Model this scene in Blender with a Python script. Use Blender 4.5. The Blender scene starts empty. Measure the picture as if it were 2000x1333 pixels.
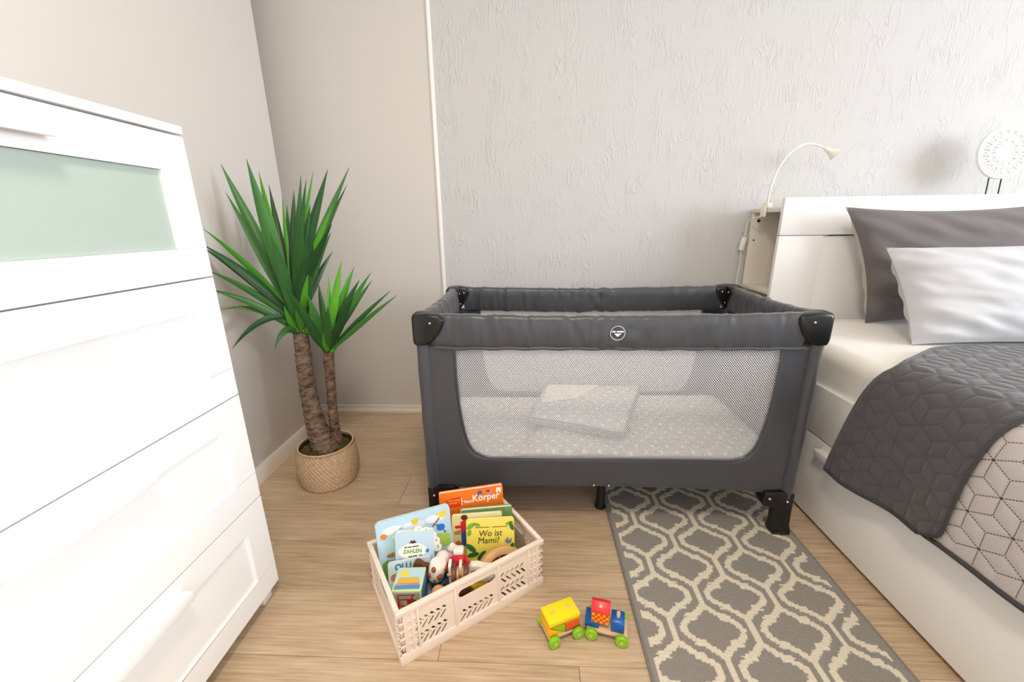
import bpy, bmesh, math, random
import numpy as np
from mathutils import Vector, Matrix, Euler, noise
random.seed(7)
PI = math.pi
scn = bpy.context.scene
C = scn.collection

# ---------------------------------------------------------------- camera
cam_d = bpy.data.cameras.new('camera')
cam_d.sensor_width = 36.0
cam_d.lens = 14.21
cam_d.clip_start = 0.02
cam = bpy.data.objects.new('camera', cam_d)
C.objects.link(cam)
PX, PY, F = 1000.0, 666.5, 789.45
def _ray(x, y): return Vector((x - PX, -(y - PY), -F))
yv = _ray(1037, 438).normalized()
zv = -_ray(1037, 3400); zv.normalize(); zv = (zv - yv * zv.dot(yv)).normalized()
xv = yv.cross(zv)
CAMZ = 1.035
cam.matrix_world = Matrix.Translation((0, 0, CAMZ)) @ Matrix((xv, yv, zv)).to_4x4()
scn.camera = cam

# ---------------------------------------------------------------- world, light, exposure
w = bpy.data.worlds.new('sky'); scn.world = w; w.use_nodes = True
bg = w.node_tree.nodes['Background']
bg.inputs[0].default_value = (0.78, 0.88, 1.0, 1); bg.inputs[1].default_value = 1.0

def area(name, loc, rot, sx, sy, energy, col):
    d = bpy.data.lights.new(name, 'AREA'); d.shape = 'RECTANGLE'; d.size = sx; d.size_y = sy
    d.energy = energy; d.color = col
    o = bpy.data.objects.new(name, d); C.objects.link(o); o.location = loc; o.rotation_euler = rot
    return o
# daylight through the right wall window, and an added fill light behind the camera
area('window_daylight', (4.61, -0.50, 1.65), (0, math.radians(90), 0), 1.40, 2.35, 178, (0.84, 0.92, 1.0))
area('rear_fill_light', (0.55, -2.56, 1.15), (math.radians(90), 0, 0), 1.7, 2.0, 16, (0.97, 0.985, 1.0))

scn.view_settings.view_transform = 'Standard'
scn.view_settings.look = 'None'
scn.view_settings.gamma = 1.0
scn.view_settings.use_curve_mapping = False
scn.view_settings.exposure = 0.0
scn.cycles.max_bounces = 10
scn.cycles.diffuse_bounces = 6
scn.cycles.transparent_max_bounces = 16
scn.cycles.caustics_reflective = False
scn.cycles.caustics_refractive = False

# ---------------------------------------------------------------- helpers
def lin(c):
    return tuple((v / 12.92 if v <= 0.04045 else ((v + 0.055) / 1.055) ** 2.4) for v in (x / 255 for x in c))
def N(nt, t, **kw):
    n = nt.nodes.new(t)
    for k, v in kw.items():
        if k.startswith('i_'): n.inputs[k[2:].replace('_', ' ')].default_value = v
        else: setattr(n, k, v)
    return n
MATS = {}
def mat(name, rgb, rough=0.5, metal=0.0, spec=0.5, bump=None, var=None, sheen=0.0, coat=0.0):
    """rgb sRGB 0-255; bump=(scale,strength,dist); var=(scale, amount)"""
    if name in MATS: return MATS[name]
    m = bpy.data.materials.new(name); m.use_nodes = True; nt = m.node_tree
    b = nt.nodes['Principled BSDF']
    col = lin(rgb) + (1,)
    b.inputs['Base Color'].default_value = col
    b.inputs['Roughness'].default_value = rough
    b.inputs['Metallic'].default_value = metal
    b.inputs['Specular IOR Level'].default_value = spec
    if sheen: b.inputs['Sheen Weight'].default_value = sheen
    if coat: b.inputs['Coat Weight'].default_value = coat
    tc = N(nt, 'ShaderNodeTexCoord')
    if var:
        n = N(nt, 'ShaderNodeTexNoise', i_Scale=var[0], i_Detail=4.0)
        nt.links.new(tc.outputs['Object'], n.inputs['Vector'])
        mx = N(nt, 'ShaderNodeMixRGB', blend_type='MULTIPLY', i_Fac=1.0)
        mr = N(nt, 'ShaderNodeMapRange'); mr.inputs[1].default_value = 0.3; mr.inputs[2].default_value = 0.7
        mr.inputs[3].default_value = 1 - var[1]; mr.inputs[4].default_value = 1 + var[1] * 0.5
        nt.links.new(n.outputs['Fac'], mr.inputs[0])
        mx.inputs[1].default_value = col
        nt.links.new(mr.outputs[0], mx.inputs[2]); nt.links.new(mx.outputs[0], b.inputs['Base Color'])
    if bump:
        n = N(nt, 'ShaderNodeTexNoise', i_Scale=bump[0], i_Detail=3.0)
        nt.links.new(tc.outputs['Object'], n.inputs['Vector'])
        bp = N(nt, 'ShaderNodeBump', i_Strength=bump[1], i_Distance=bump[2])
        nt.links.new(n.outputs['Fac'], bp.inputs['Height']); nt.links.new(bp.outputs[0], b.inputs['Normal'])
    MATS[name] = m
    return m

def tag(o, label=None, cat=None, group=None, kind=None):
    if label: o['label'] = label
    if cat: o['category'] = cat
    if group: o['group'] = group
    if kind: o['kind'] = kind
    return o
def thing(name, label, cat, loc=(0, 0, 0), rot=(0, 0, 0), group=None):
    o = bpy.data.objects.new(name, None); o.empty_display_size = 0.05; C.objects.link(o)
    o.location = loc; o.rotation_euler = rot
    return tag(o, label, cat, group)
def wm(o): return Matrix.LocRotScale(o.location, o.rotation_euler, o.scale)
def wmat(o): return (wmat(o.parent) @ o.matrix_parent_inverse @ wm(o)) if o.parent else wm(o)
def link(name, me, m=None, parent=None, world=False, smooth=False):
    o = bpy.data.objects.new(name, me); C.objects.link(o)
    if m is not None: me.materials.append(m)
    if smooth:
        me.polygons.foreach_set('use_smooth', [True] * len(me.polygons))
    if parent is not None:
        o.parent = parent
        if world:
            o.matrix_parent_inverse = wmat(parent).inverted()
    return o
def bmo(name, bm, m=None, parent=None, world=False, smooth=False, ang=None):
    me = bpy.data.meshes.new(name); bmesh.ops.recalc_face_normals(bm, faces=bm.faces[:]); bm.to_mesh(me); bm.free()
    o = link(name, me, m, parent, world, smooth)
    if ang is not None:
        me.polygons.foreach_set('use_smooth', [True] * len(me.polygons))
        me.set_sharp_from_angle(angle=math.radians(ang))
    return o
def pd(name, v, f, m=None, parent=None, world=False, smooth=False):
    me = bpy.data.meshes.new(name); me.from_pydata([tuple(p) for p in v], [], f); me.update()
    return link(name, me, m, parent, world, smooth)
def bbox(bm, lo, hi, bev=0.0, seg=2, M=None):
    lo = Vector(lo); hi = Vector(hi); c = (lo + hi) / 2; s = hi - lo
    r = bmesh.ops.create_cube(bm, size=1.0); vs = r['verts']
    for v in vs: v.co = Vector((v.co.x * s.x, v.co.y * s.y, v.co.z * s.z)) + c
    if bev:
        es = list({e for v in vs for e in v.link_edges})
        r = bmesh.ops.bevel(bm, geom=es, offset=min(bev, min(s) * 0.49), segments=seg, affect='EDGES', profile=0.5)
        vs = list({v for f in r['faces'] for v in f.verts} | {v for v in vs if v.is_valid})
    if M is not None: bmesh.ops.transform(bm, matrix=M, verts=vs)
    return vs
def box(name, lo, hi, m, parent=None, bev=0.002, world=False, seg=2, M=None):
    bm = bmesh.new(); bbox(bm, lo, hi, bev, seg, M)
    return bmo(name, bm, m, parent, world, ang=40)
def tube_data(pts, rad, n=10, cap=True):
    P = [Vector(p) for p in pts]; k = len(P); rad = rad if isinstance(rad, (list, tuple)) else [rad] * k
    v = []; f = []; up = None
    for i in range(k):
        t = (P[min(i + 1, k - 1)] - P[max(i - 1, 0)]).normalized()
        if up is None: up = t.orthogonal().normalized()
        up = (up - t * up.dot(t)).normalized(); s = t.cross(up)
        for j in range(n):
            a = 2 * PI * j / n; v.append(P[i] + (up * math.cos(a) + s * math.sin(a)) * rad[i])
    for i in range(k - 1):
        for j in range(n):
            f.append((i * n + j, i * n + (j + 1) % n, (i + 1) * n + (j + 1) % n, (i + 1) * n + j))
    if cap: f.append(tuple(range(n - 1, -1, -1))); f.append(tuple((k - 1) * n + j for j in range(n)))
    return v, f
def tube(name, pts, rad, m, parent=None, world=False, n=10):
    v, f = tube_data(pts, rad, n); o = pd(name, v, f, m, parent, world, True)
    o.data.set_sharp_from_angle(angle=math.radians(50)); return o
def lathe(name, prof, m, parent=None, n=40, M=None, world=False, ang=45):
    v = []; f = []
    for r, z in prof:
        for j in range(n):
            a = 2 * PI * j / n; v.append(Vector((r * math.cos(a), r * math.sin(a), z)))
    for i in range(len(prof) - 1):
        for j in range(n): f.append((i * n + j, i * n + (j + 1) % n, (i + 1) * n + (j + 1) % n, (i + 1) * n + j))
    f.append(tuple(range(n - 1, -1, -1))); f.append(tuple((len(prof) - 1) * n + j for j in range(n)))
    if M is not None: v = [M @ p for p in v]
    o = pd(name, v, f, m, parent, world, True); o.data.set_sharp_from_angle(angle=math.radians(ang)); return o
def sphere(name, c, r, m, parent=None, world=False, seg=16, sc=(1, 1, 1), rot=None):
    bm = bmesh.new(); bmesh.ops.create_uvsphere(bm, u_segments=seg, v_segments=max(6, seg // 2 + 2), radius=r)
    M = Matrix.Translation(c) @ (rot.to_matrix().to_4x4() if rot else Matrix()) @ Matrix.Diagonal((*sc, 1))
    bmesh.ops.transform(bm, matrix=M, verts=bm.verts)
    return bmo(name, bm, m, parent, world, True)
def extr(name, poly, axis, a0, a1, m, parent=None, world=False, bev=0.0, ang=35, seg=2):
    """2D polygon extruded along an axis ('x','y','z') from a0 to a1"""
    bm = bmesh.new()
    def P(p, a):
        return {'x': (a, p[0], p[1]), 'y': (p[0], a, p[1]), 'z': (p[0], p[1], a)}[axis]
    A = [bm.verts.new(P(p, a0)) for p in poly]; B = [bm.verts.new(P(p, a1)) for p in poly]
    n = len(poly); bm.faces.new(A); bm.faces.new(B[::-1])
    for i in range(n): bm.faces.new((A[i], A[(i + 1) % n], B[(i + 1) % n], B[i]))
    bmesh.ops.recalc_face_normals(bm, faces=bm.faces[:])
    if bev:
        es = [e for e in bm.edges if len(e.link_faces) == 2 and e.calc_face_angle(0) > 0.6]
        bmesh.ops.bevel(bm, geom=es, offset=bev, segments=seg, affect='EDGES', profile=0.5)
    return bmo(name, bm, m, parent, world, ang=ang)
def grid(name, fn, nu, nv, m, parent=None, world=False, attr=None, smooth=True):
    """fn(i/nu, j/nv)->point ; attr = float array for a colour mask"""
    v = [fn(i / nu, j / nv) for j in range(nv + 1) for i in range(nu + 1)]
    f = [(j * (nu + 1) + i, j * (nu + 1) + i + 1, (j + 1) * (nu + 1) + i + 1, (j + 1) * (nu + 1) + i)
         for j in range(nv) for i in range(nu)]
    o = pd(name, v, f, m, parent, world, smooth)
    if attr is not None:
        a = o.data.attributes.new('mask', 'FLOAT', 'POINT'); a.data.foreach_set('value', np.asarray(attr, dtype=np.float32).ravel())
    return o
def copy_tree(o, parent=None):
    c = o.copy(); C.objects.link(c); c.parent = parent
    for ch in list(o.children): copy_tree(ch, c)
    return c
FONT = None
def text(body, size, M, m, parent, name='lettering', world=False, ext=0.0003, align='CENTER', shear=0.0, off=0.0, sx=1.0):
    cu = bpy.data.curves.new(name, 'FONT'); cu.body = body; cu.size = size; cu.extrude = ext; cu.align_x = align
    cu.shear = shear; cu.offset = off; cu.resolution_u = 3
    t = bpy.data.objects.new(name + '_tmp', cu); C.objects.link(t)
    dg = bpy.context.evaluated_depsgraph_get()
    me = bpy.data.meshes.new_from_object(t.evaluated_get(dg)); bpy.data.objects.remove(t); bpy.data.curves.remove(cu)
    me.transform(M @ Matrix.Diagonal((sx, 1, 1, 1))); me.materials.clear()
    return link(name, me, m, parent, world)
def smooth_pts(P, k=8):
    """Catmull-Rom through points"""
    P = [Vector(p) for p in P]; out = []
    for i in range(len(P) - 1):
        a = P[max(i - 1, 0)]; b = P[i]; c = P[i + 1]; d = P[min(i + 2, len(P) - 1)]
        for j in range(k):
            t = j / k
            out.append(0.5 * ((2 * b) + (c - a) * t + (2 * a - 5 * b + 4 * c - d) * t * t + (3 * b - a - 3 * c + d) * t ** 3))
    out.append(P[-1]); return out

# ---------------------------------------------------------------- materials
def attr_mat(name, c0, c1, rough, bumpscale=None, bs=0.3, bd=0.002, var=0.0, sheen=0.0, extra_noise=0.0):
    m = bpy.data.materials.new(name); m.use_nodes = True; nt = m.node_tree; b = nt.nodes['Principled BSDF']
    at = N(nt, 'ShaderNodeAttribute', attribute_name='mask')
    mx = N(nt, 'ShaderNodeMixRGB'); mx.inputs[1].default_value = lin(c0) + (1,); mx.inputs[2].default_value = lin(c1) + (1,)
    nt.links.new(at.outputs['Fac'], mx.inputs[0])
    out = mx.outputs[0]
    tc = N(nt, 'ShaderNodeTexCoord')
    if bumpscale:
        n = N(nt, 'ShaderNodeTexNoise', i_Scale=bumpscale, i_Detail=2.0)
        nt.links.new(tc.outputs['Object'], n.inputs['Vector'])
        bp = N(nt, 'ShaderNodeBump', i_Strength=bs, i_Distance=bd)
        nt.links.new(n.outputs['Fac'], bp.inputs['Height']); nt.links.new(bp.outputs[0], b.inputs['Normal'])
        if var:
            mr = N(nt, 'ShaderNodeMapRange'); mr.inputs[1].default_value = 0.25; mr.inputs[2].default_value = 0.75
            mr.inputs[3].default_value = 1 - var; mr.inputs[4].default_value = 1 + var
            nt.links.new(n.outputs['Fac'], mr.inputs[0])
            m2 = N(nt, 'ShaderNodeMixRGB', blend_type='MULTIPLY', i_Fac=1.0)
            nt.links.new(out, m2.inputs[1]); nt.links.new(mr.outputs[0], m2.inputs[2]); out = m2.outputs[0]
    nt.links.new(out, b.inputs['Base Color'])
    b.inputs['Roughness'].default_value = rough; b.inputs['Specular IOR Level'].default_value = 0.2
    if sheen: b.inputs['Sheen Weight'].default_value = sheen
    return m

def wood_floor():
    m = bpy.data.materials.new('oak_laminate'); m.use_nodes = True; nt = m.node_tree; b = nt.nodes['Principled BSDF']
    geo = N(nt, 'ShaderNodeNewGeometry'); oi = N(nt, 'ShaderNodeObjectInfo')
    sc = N(nt, 'ShaderNodeVectorMath', operation='SCALE'); sc.inputs['Scale'].default_value = 17.0
    cmb = N(nt, 'ShaderNodeCombineXYZ')
    nt.links.new(oi.outputs['Random'], cmb.inputs[0]); nt.links.new(oi.outputs['Random'], cmb.inputs[1])
    nt.links.new(cmb.outputs[0], sc.inputs[0])
    add = N(nt, 'ShaderNodeVectorMath', operation='ADD')
    nt.links.new(geo.outputs['Position'], add.inputs[0]); nt.links.new(sc.outputs[0], add.inputs[1])
    mp = N(nt, 'ShaderNodeMapping'); mp.inputs['Scale'].default_value = (0.9, 6.5, 1)
    nt.links.new(add.outputs[0], mp.inputs[0])
    n0 = N(nt, 'ShaderNodeTexNoise', i_Scale=1.2, i_Detail=3.0, i_Distortion=0.6)
    nt.links.new(mp.outputs[0], n0.inputs['Vector'])
    # rings: bands of the low-frequency noise give cathedral grain
    mul = N(nt, 'ShaderNodeMath', operation='MULTIPLY'); mul.inputs[1].default_value = 22.0
    nt.links.new(n0.outputs['Fac'], mul.inputs[0])
    sn = N(nt, 'ShaderNodeMath', operation='SINE'); nt.links.new(mul.outputs[0], sn.inputs[0])
    mp2 = N(nt, 'ShaderNodeMapping'); mp2.inputs['Scale'].default_value = (3.0, 70, 1)
    nt.links.new(add.outputs[0], mp2.inputs[0])
    n1 = N(nt, 'ShaderNodeTexNoise', i_Scale=2.0, i_Detail=5.0, i_Roughness=0.65)
    nt.links.new(mp2.outputs[0], n1.inputs['Vector'])
    a1 = N(nt, 'ShaderNodeMath', operation='MULTIPLY_ADD'); a1.inputs[1].default_value = 0.055
    nt.links.new(sn.outputs[0], a1.inputs[0]); nt.links.new(n1.outputs['Fac'], a1.inputs[2])
    a2 = N(nt, 'ShaderNodeMath', operation='MULTIPLY_ADD'); a2.inputs[1].default_value = 0.10
    nt.links.new(oi.outputs['Random'], a2.inputs[0]); nt.links.new(a1.outputs[0], a2.inputs[2])
    cr = N(nt, 'ShaderNodeValToRGB')
    cr.color_ramp.elements[0].position = 0.28; cr.color_ramp.elements[0].color = lin((168, 143, 115)) + (1,)
    cr.color_ramp.elements[1].position = 0.78; cr.color_ramp.elements[1].color = lin((217, 196, 169)) + (1,)
    e = cr.color_ramp.elements.new(0.52); e.color = lin((196, 172, 143)) + (1,)
    nt.links.new(a2.outputs[0], cr.inputs[0]); nt.links.new(cr.outputs[0], b.inputs['Base Color'])
    b.inputs['Roughness'].default_value = 0.42; b.inputs['Specular IOR Level'].default_value = 0.35
    bp = N(nt, 'ShaderNodeBump', i_Strength=0.12, i_Distance=0.001)
    nt.links.new(n1.outputs['Fac'], bp.inputs['Height']); nt.links.new(bp.outputs[0], b.inputs['Normal'])
    return m

def plaster():
    m = bpy.data.materials.new('brushed_plaster'); m.use_nodes = True; nt = m.node_tree; b = nt.nodes['Principled BSDF']
    geo = N(nt, 'ShaderNodeNewGeometry')
    def layer(rot, sc, det=2.5):
        mp = N(nt, 'ShaderNodeMapping'); mp.inputs['Rotation'].default_value = (0, math.radians(rot), 0); mp.inputs['Scale'].default_value = sc
        nt.links.new(geo.outputs['Position'], mp.inputs[0])
        n = N(nt, 'ShaderNodeTexNoise', i_Scale=1.0, i_Detail=det, i_Roughness=0.55, i_Distortion=1.1)
        nt.links.new(mp.outputs[0], n.inputs['Vector'])
        s = N(nt, 'ShaderNodeMath', operation='SUBTRACT'); s.inputs[1].default_value = 0.5; nt.links.new(n.outputs['Fac'], s.inputs[0])
        ab = N(nt, 'ShaderNodeMath', operation='ABSOLUTE'); nt.links.new(s.outputs[0], ab.inputs[0])
        mr = N(nt, 'ShaderNodeMapRange', interpolation_type='SMOOTHSTEP'); mr.inputs[1].default_value = 0.0; mr.inputs[2].default_value = 0.055; mr.inputs[3].default_value = 1.0; mr.inputs[4].default_value = 0.0
        nt.links.new(ab.outputs[0], mr.inputs[0]); return mr.outputs[0]
    A = layer(24, (26, 26, 6.5)); B = layer(-26, (24, 24, 6)); 
    mk = N(nt, 'ShaderNodeTexNoise', i_Scale=5.0, i_Detail=1.0); nt.links.new(geo.outputs['Position'], mk.inputs['Vector'])
    mr = N(nt, 'ShaderNodeMapRange'); mr.inputs[1].default_value = 0.42; mr.inputs[2].default_value = 0.58
    nt.links.new(mk.outputs['Fac'], mr.inputs[0])
    mx = N(nt, 'ShaderNodeMix'); nt.links.new(mr.outputs[0], mx.inputs[0]); nt.links.new(A, mx.inputs[2]); nt.links.new(B, mx.inputs[3])
    mk2 = N(nt, 'ShaderNodeTexNoise', i_Scale=9.0, i_Detail=2.0); nt.links.new(geo.outputs['Position'], mk2.inputs['Vector'])
    mr2 = N(nt, 'ShaderNodeMapRange'); mr2.inputs[1].default_value = 0.4; mr2.inputs[2].default_value = 0.65
    nt.links.new(mk2.outputs['Fac'], mr2.inputs[0])
    h = N(nt, 'ShaderNodeMath', operation='MULTIPLY'); nt.links.new(mx.outputs[0], h.inputs[0]); nt.links.new(mr2.outputs[0], h.inputs[1])
    bp = N(nt, 'ShaderNodeBump', i_Strength=0.42, i_Distance=0.006)
    nt.links.new(h.outputs[0], bp.inputs['Height']); nt.links.new(bp.outputs[0], b.inputs['Normal'])
    b.inputs['Base Color'].default_value = lin((203, 202, 202)) + (1,)
    b.inputs['Roughness'].default_value = 0.9; b.inputs['Specular IOR Level'].default_value = 0.1
    return m

def net_mat():
    m = bpy.data.materials.new('grey_netting'); m.use_nodes = True; nt = m.node_tree; b = nt.nodes['Principled BSDF']
    b.inputs['Base Color'].default_value = lin((208, 210, 214)) + (1,); b.inputs['Roughness'].default_value = 0.8
    tc = N(nt, 'ShaderNodeTexCoord'); sp = N(nt, 'ShaderNodeSeparateXYZ'); nt.links.new(tc.outputs['Object'], sp.inputs[0])
    def wave(sgn):
        a = N(nt, 'ShaderNodeMath', operation='MULTIPLY_ADD'); a.inputs[1].default_value = sgn
        nt.links.new(sp.outputs['Z'], a.inputs[0]); nt.links.new(sp.outputs['X'], a.inputs[2])
        p = N(nt, 'ShaderNodeMath', operation='PINGPONG'); p.inputs[1].default_value = 0.0036; nt.links.new(a.outputs[0], p.inputs[0])
        l = N(nt, 'ShaderNodeMath', operation='LESS_THAN'); l.inputs[1].default_value = 0.00115; nt.links.new(p.outputs[0], l.inputs[0]); return l
    mxm = N(nt, 'ShaderNodeMath', operation='MAXIMUM'); nt.links.new(wave(0.8).outputs[0], mxm.inputs[0]); nt.links.new(wave(-0.8).outputs[0], mxm.inputs[1])
    tr = N(nt, 'ShaderNodeBsdfTransparent'); ms = N(nt, 'ShaderNodeMixShader')
    nt.links.new(mxm.outputs[0], ms.inputs[0]); nt.links.new(tr.outputs[0], ms.inputs[1]); nt.links.new(b.outputs[0], ms.inputs[2])
    nt.links.new(ms.outputs[0], nt.nodes['Material Output'].inputs[0])
    return m

def star_mat():
    m = bpy.data.materials.new('star_print_cotton'); m.use_nodes = True; nt = m.node_tree; b = nt.nodes['Principled BSDF']
    tc = N(nt, 'ShaderNodeTexCoord'); sp = N(nt, 'ShaderNodeSeparateXYZ'); nt.links.new(tc.outputs['Object'], sp.inputs[0])
    P = 0.052
    def M_(op, a, bb=None, c=None):
        n = N(nt, 'ShaderNodeMath', operation=op)
        for i, v in enumerate((a, bb, c)):
            if v is None: continue
            if isinstance(v, (int, float)): n.inputs[i].default_value = v
            else: nt.links.new(v, n.inputs[i])
        return n.outputs[0]
    row = M_('FLOOR', M_('DIVIDE', sp.outputs['Y'], P * 0.62))
    odd = M_('MULTIPLY', M_('MODULO', M_('ADD', row, 100.0), 2.0), P / 2)
    fx = M_('SUBTRACT', M_('WRAP', M_('ADD', sp.outputs['X'], odd), P, 0.0), P / 2)
    fy = M_('SUBTRACT', M_('WRAP', sp.outputs['Y'], P * 0.62, 0.0), P * 0.31)
    r = M_('SQRT', M_('ADD', M_('MULTIPLY', fx, fx), M_('MULTIPLY', fy, fy)))
    ang = M_('ADD', M_('ARCTAN2', fy, fx), PI * 4 + PI / 10)
    pp = M_('PINGPONG', ang, PI / 5)
    rad = M_('MULTIPLY_ADD', pp, 0.0088, 0.0040)
    star = M_('LESS_THAN', r, rad)
    mx = N(nt, 'ShaderNodeMixRGB'); mx.inputs[1].default_value = lin((204, 202, 203)) + (1,); mx.inputs[2].default_value = lin((250, 250, 250)) + (1,)
    nt.links.new(star, mx.inputs[0]); nt.links.new(mx.outputs[0], b.inputs['Base Color'])
    b.inputs['Roughness'].default_value = 0.9; b.inputs['Specular IOR Level'].default_value = 0.1
    return m

def leaf_mat(name, c0, c1):
    m = bpy.data.materials.new(name); m.use_nodes = True; nt = m.node_tree; b = nt.nodes['Principled BSDF']
    oi = N(nt, 'ShaderNodeObjectInfo'); mx = N(nt, 'ShaderNodeMixRGB')
    mx.inputs[1].default_value = lin(c0) + (1,); mx.inputs[2].default_value = lin(c1) + (1,)
    nt.links.new(oi.outputs['Random'], mx.inputs[0]); nt.links.new(mx.outputs[0], b.inputs['Base Color'])
    b.inputs['Roughness'].default_value = 0.38; b.inputs['Specular IOR Level'].default_value = 0.4
    return m

M_floor = wood_floor()
M_plaster = plaster()
M_wall = mat('plain_grey_wallpaper', (214, 209, 204), 0.9, spec=0.1, bump=(160, 0.08, 0.001))
M_white = mat('white_lacquer', (240, 240, 240), 0.32, spec=0.4)
M_ceil = mat('white_ceiling_paint', (240, 238, 234), 0.9)
M_trim = mat('cream_trim', (232, 226, 216), 0.5)
M_strip = mat('white_edge_strip', (245, 245, 243), 0.45)
M_fab = mat('charcoal_nylon', (58, 60, 66), 0.38, spec=0.6, sheen=0.2, bump=(35, 0.12, 0.004))
M_black = mat('black_plastic', (16, 16, 17), 0.28, spec=0.5)
M_steel = mat('bright_steel', (215, 215, 215), 0.25, metal=1.0)
M_grey_tube = mat('grey_painted_tube', (178, 180, 182), 0.4, metal=0.3)
M_sheet = mat('white_cotton_sheet', (238, 236, 232), 0.9, spec=0.1, bump=(14, 0.25, 0.01))
M_net = net_mat()
M_star = star_mat()

# ---------------------------------------------------------------- room shell
YB = 2.108      # back wall
XL = -1.148     # left wall
XR, YF, ZC = 4.60, -2.6, 2.5
YC = 1.93       # outer corner of the left wall
def st(o): o['kind'] = 'structure'; return o
fl = st(box('floor', (-1.75, YF - 0.1, -0.12), (XR + 0.1, YB + 0.1, -0.012), mat('subfloor', (120, 100, 80), 0.9), bev=0))
# floor planks
PW, PLN, TH = 0.19, 1.285, 0.012
def plank_mesh(L, W):
    bm = bmesh.new(); g = 0.0004
    bbox(bm, (g, g, -TH), (L - g, W - g, 0.0), 0.0009, 1)
    me = bpy.data.meshes.new('plank'); bm.to_mesh(me); bm.free(); me.materials.append(M_floor); return me
cache = {}
y = 1.871; rows = []
rows.append((1.871, YB - 1.871))
yy = 1.871
while yy > YF + 0.001:
    h = min(PW, yy - YF); rows.append((yy - h, h)); yy -= h
for r, (y0, h) in enumerate(rows):
    x = -1.70; off = [0.55, 1.05, 0.32, 0.83, 0.17][r % 5] * PLN
    cur = x; nxt = x + off % PLN + 0.12
    while cur < XR - 0.001:
        nxt = min(nxt, XR); L = round(nxt - cur, 4)
        key = (L, round(h, 4))
        if key not in cache: cache[key] = plank_mesh(L, h)
        o = bpy.data.objects.new('plank', cache[key]); C.objects.link(o); o.parent = fl; o.location = (cur, y0, 0)
        cur = nxt; nxt = cur + PLN
st(box('ceiling', (-1.75, YF - 0.1, ZC), (XR + 0.1, YB + 0.1, ZC + 0.1), M_ceil, bev=0))
st(box('wall_back', (-0.452, YB, -0.012), (XR + 0.1, YB + 0.1, ZC), M_plaster, bev=0))
st(box('wall_back_alcove', (-1.75, YB, -0.012), (-0.452, YB + 0.1, ZC), M_wall, bev=0))
st(box('trim_1', (-0.464, YB - 0.006, 0.0), (-0.447, YB + 0.001, ZC), M_strip, bev=0.002))
st(box('wall_left', (-1.65, YF, -0.012), (XL, YC, ZC), M_wall, bev=0.002))
st(box('wall_alcove_end', (-1.75, YC, -0.012), (-1.65, YB, ZC), M_wall, bev=0))
st(extr('baseboard_left', [(XL, 0), (XL + 0.015, 0), (XL + 0.015, 0.062), (XL + 0.011, 0.07), (XL, 0.07)], 'y', YF, YC, M_trim))
st(extr('baseboard_back', [(YB, 0), (YB - 0.016, 0), (YB - 0.016, 0.012), (YB - 0.009, 0.020), (YB - 0.008, 0.040), (YB, 0.042)], 'x', -1.65, XR, M_trim))
# right wall with its window
WY0, WY1, WZ0, WZ1 = -1.70, 0.70, 0.92, 2.38
wr = st(box('wall_right', (XR, YF, -0.012), (XR + 0.1, WY0, ZC), M_wall, bev=0))
for nm, a, b_ in (('wall_right_pier', (XR, WY1, -0.012), (XR + 0.1, YB, ZC)), ('wall_right_sill', (XR, WY0, -0.012), (XR + 0.1, WY1, WZ0)), ('wall_right_lintel', (XR, WY0, WZ1), (XR + 0.1, WY1, ZC))):
    st(box(nm, a, b_, M_wall, bev=0))
def window(name, cen, w_, h_, axis):
    o = st(thing(name, None, None, cen))
    fw = 0.06
    def bx(nm, u0, u1, z0, z1, d=0.03, m=M_white):
        lo, hi = ((-d, u0, z0), (d, u1, z1)) if axis == 'x' else ((u0, -d, z0), (u1, d, z1))
        return box(nm, lo, hi, m, o, 0.003)
    bx('frame_rail', -w_ / 2, w_ / 2, -h_ / 2, -h_ / 2 + fw); bx('frame_rail', -w_ / 2, w_ / 2, h_ / 2 - fw, h_ / 2)
    for u in (-w_ / 2, -fw / 2, w_ / 2 - fw): bx('frame_stile', u, u + fw, -h_ / 2 + fw, h_ / 2 - fw)
    g = bpy.data.materials.get('window_glass')
    if g is None:
        g = bpy.data.materials.new('window_glass'); g.use_nodes = True; nt = g.node_tree
        tr = N(nt, 'ShaderNodeBsdfTransparent'); gl = N(nt, 'ShaderNodeBsdfGlossy', i_Roughness=0.0); fr = N(nt, 'ShaderNodeFresnel', i_IOR=1.3); mx = N(nt, 'ShaderNodeMixShader')
        nt.links.new(fr.outputs[0], mx.inputs[0]); nt.links.new(tr.outputs[0], mx.inputs[1]); nt.links.new(gl.outputs[0], mx.inputs[2])
        nt.links.new(mx.outputs[0], nt.nodes['Material Output'].inputs[0])
    for u in (-w_ / 2 + fw, fw / 2): bx('pane', u, u + w_ / 2 - 1.5 * fw, -h_ / 2 + fw, h_ / 2 - fw, 0.004, g)
    return o
window('window_1', (XR + 0.055, (WY0 + WY1) / 2, (WZ0 + WZ1) / 2), WY1 - WY0, WZ1 - WZ0, 'x')
# wall behind the camera; its glass door is added to admit fill light
DX0, DX1, DZ1 = -0.35, 1.45, 2.2
st(box('wall_front', (-1.65, YF - 0.1, -0.012), (DX0, YF, ZC), M_wall, bev=0))
st(box('wall_front_pier', (DX1, YF - 0.1, -0.012), (XR, YF, ZC), M_wall, bev=0))
st(box('wall_front_lintel', (DX0, YF - 0.1, DZ1), (DX1, YF, ZC), M_wall, bev=0))
window('added_door_1', ((DX0 + DX1) / 2, YF - 0.055, DZ1 / 2), DX1 - DX0, DZ1, 'y')
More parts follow.
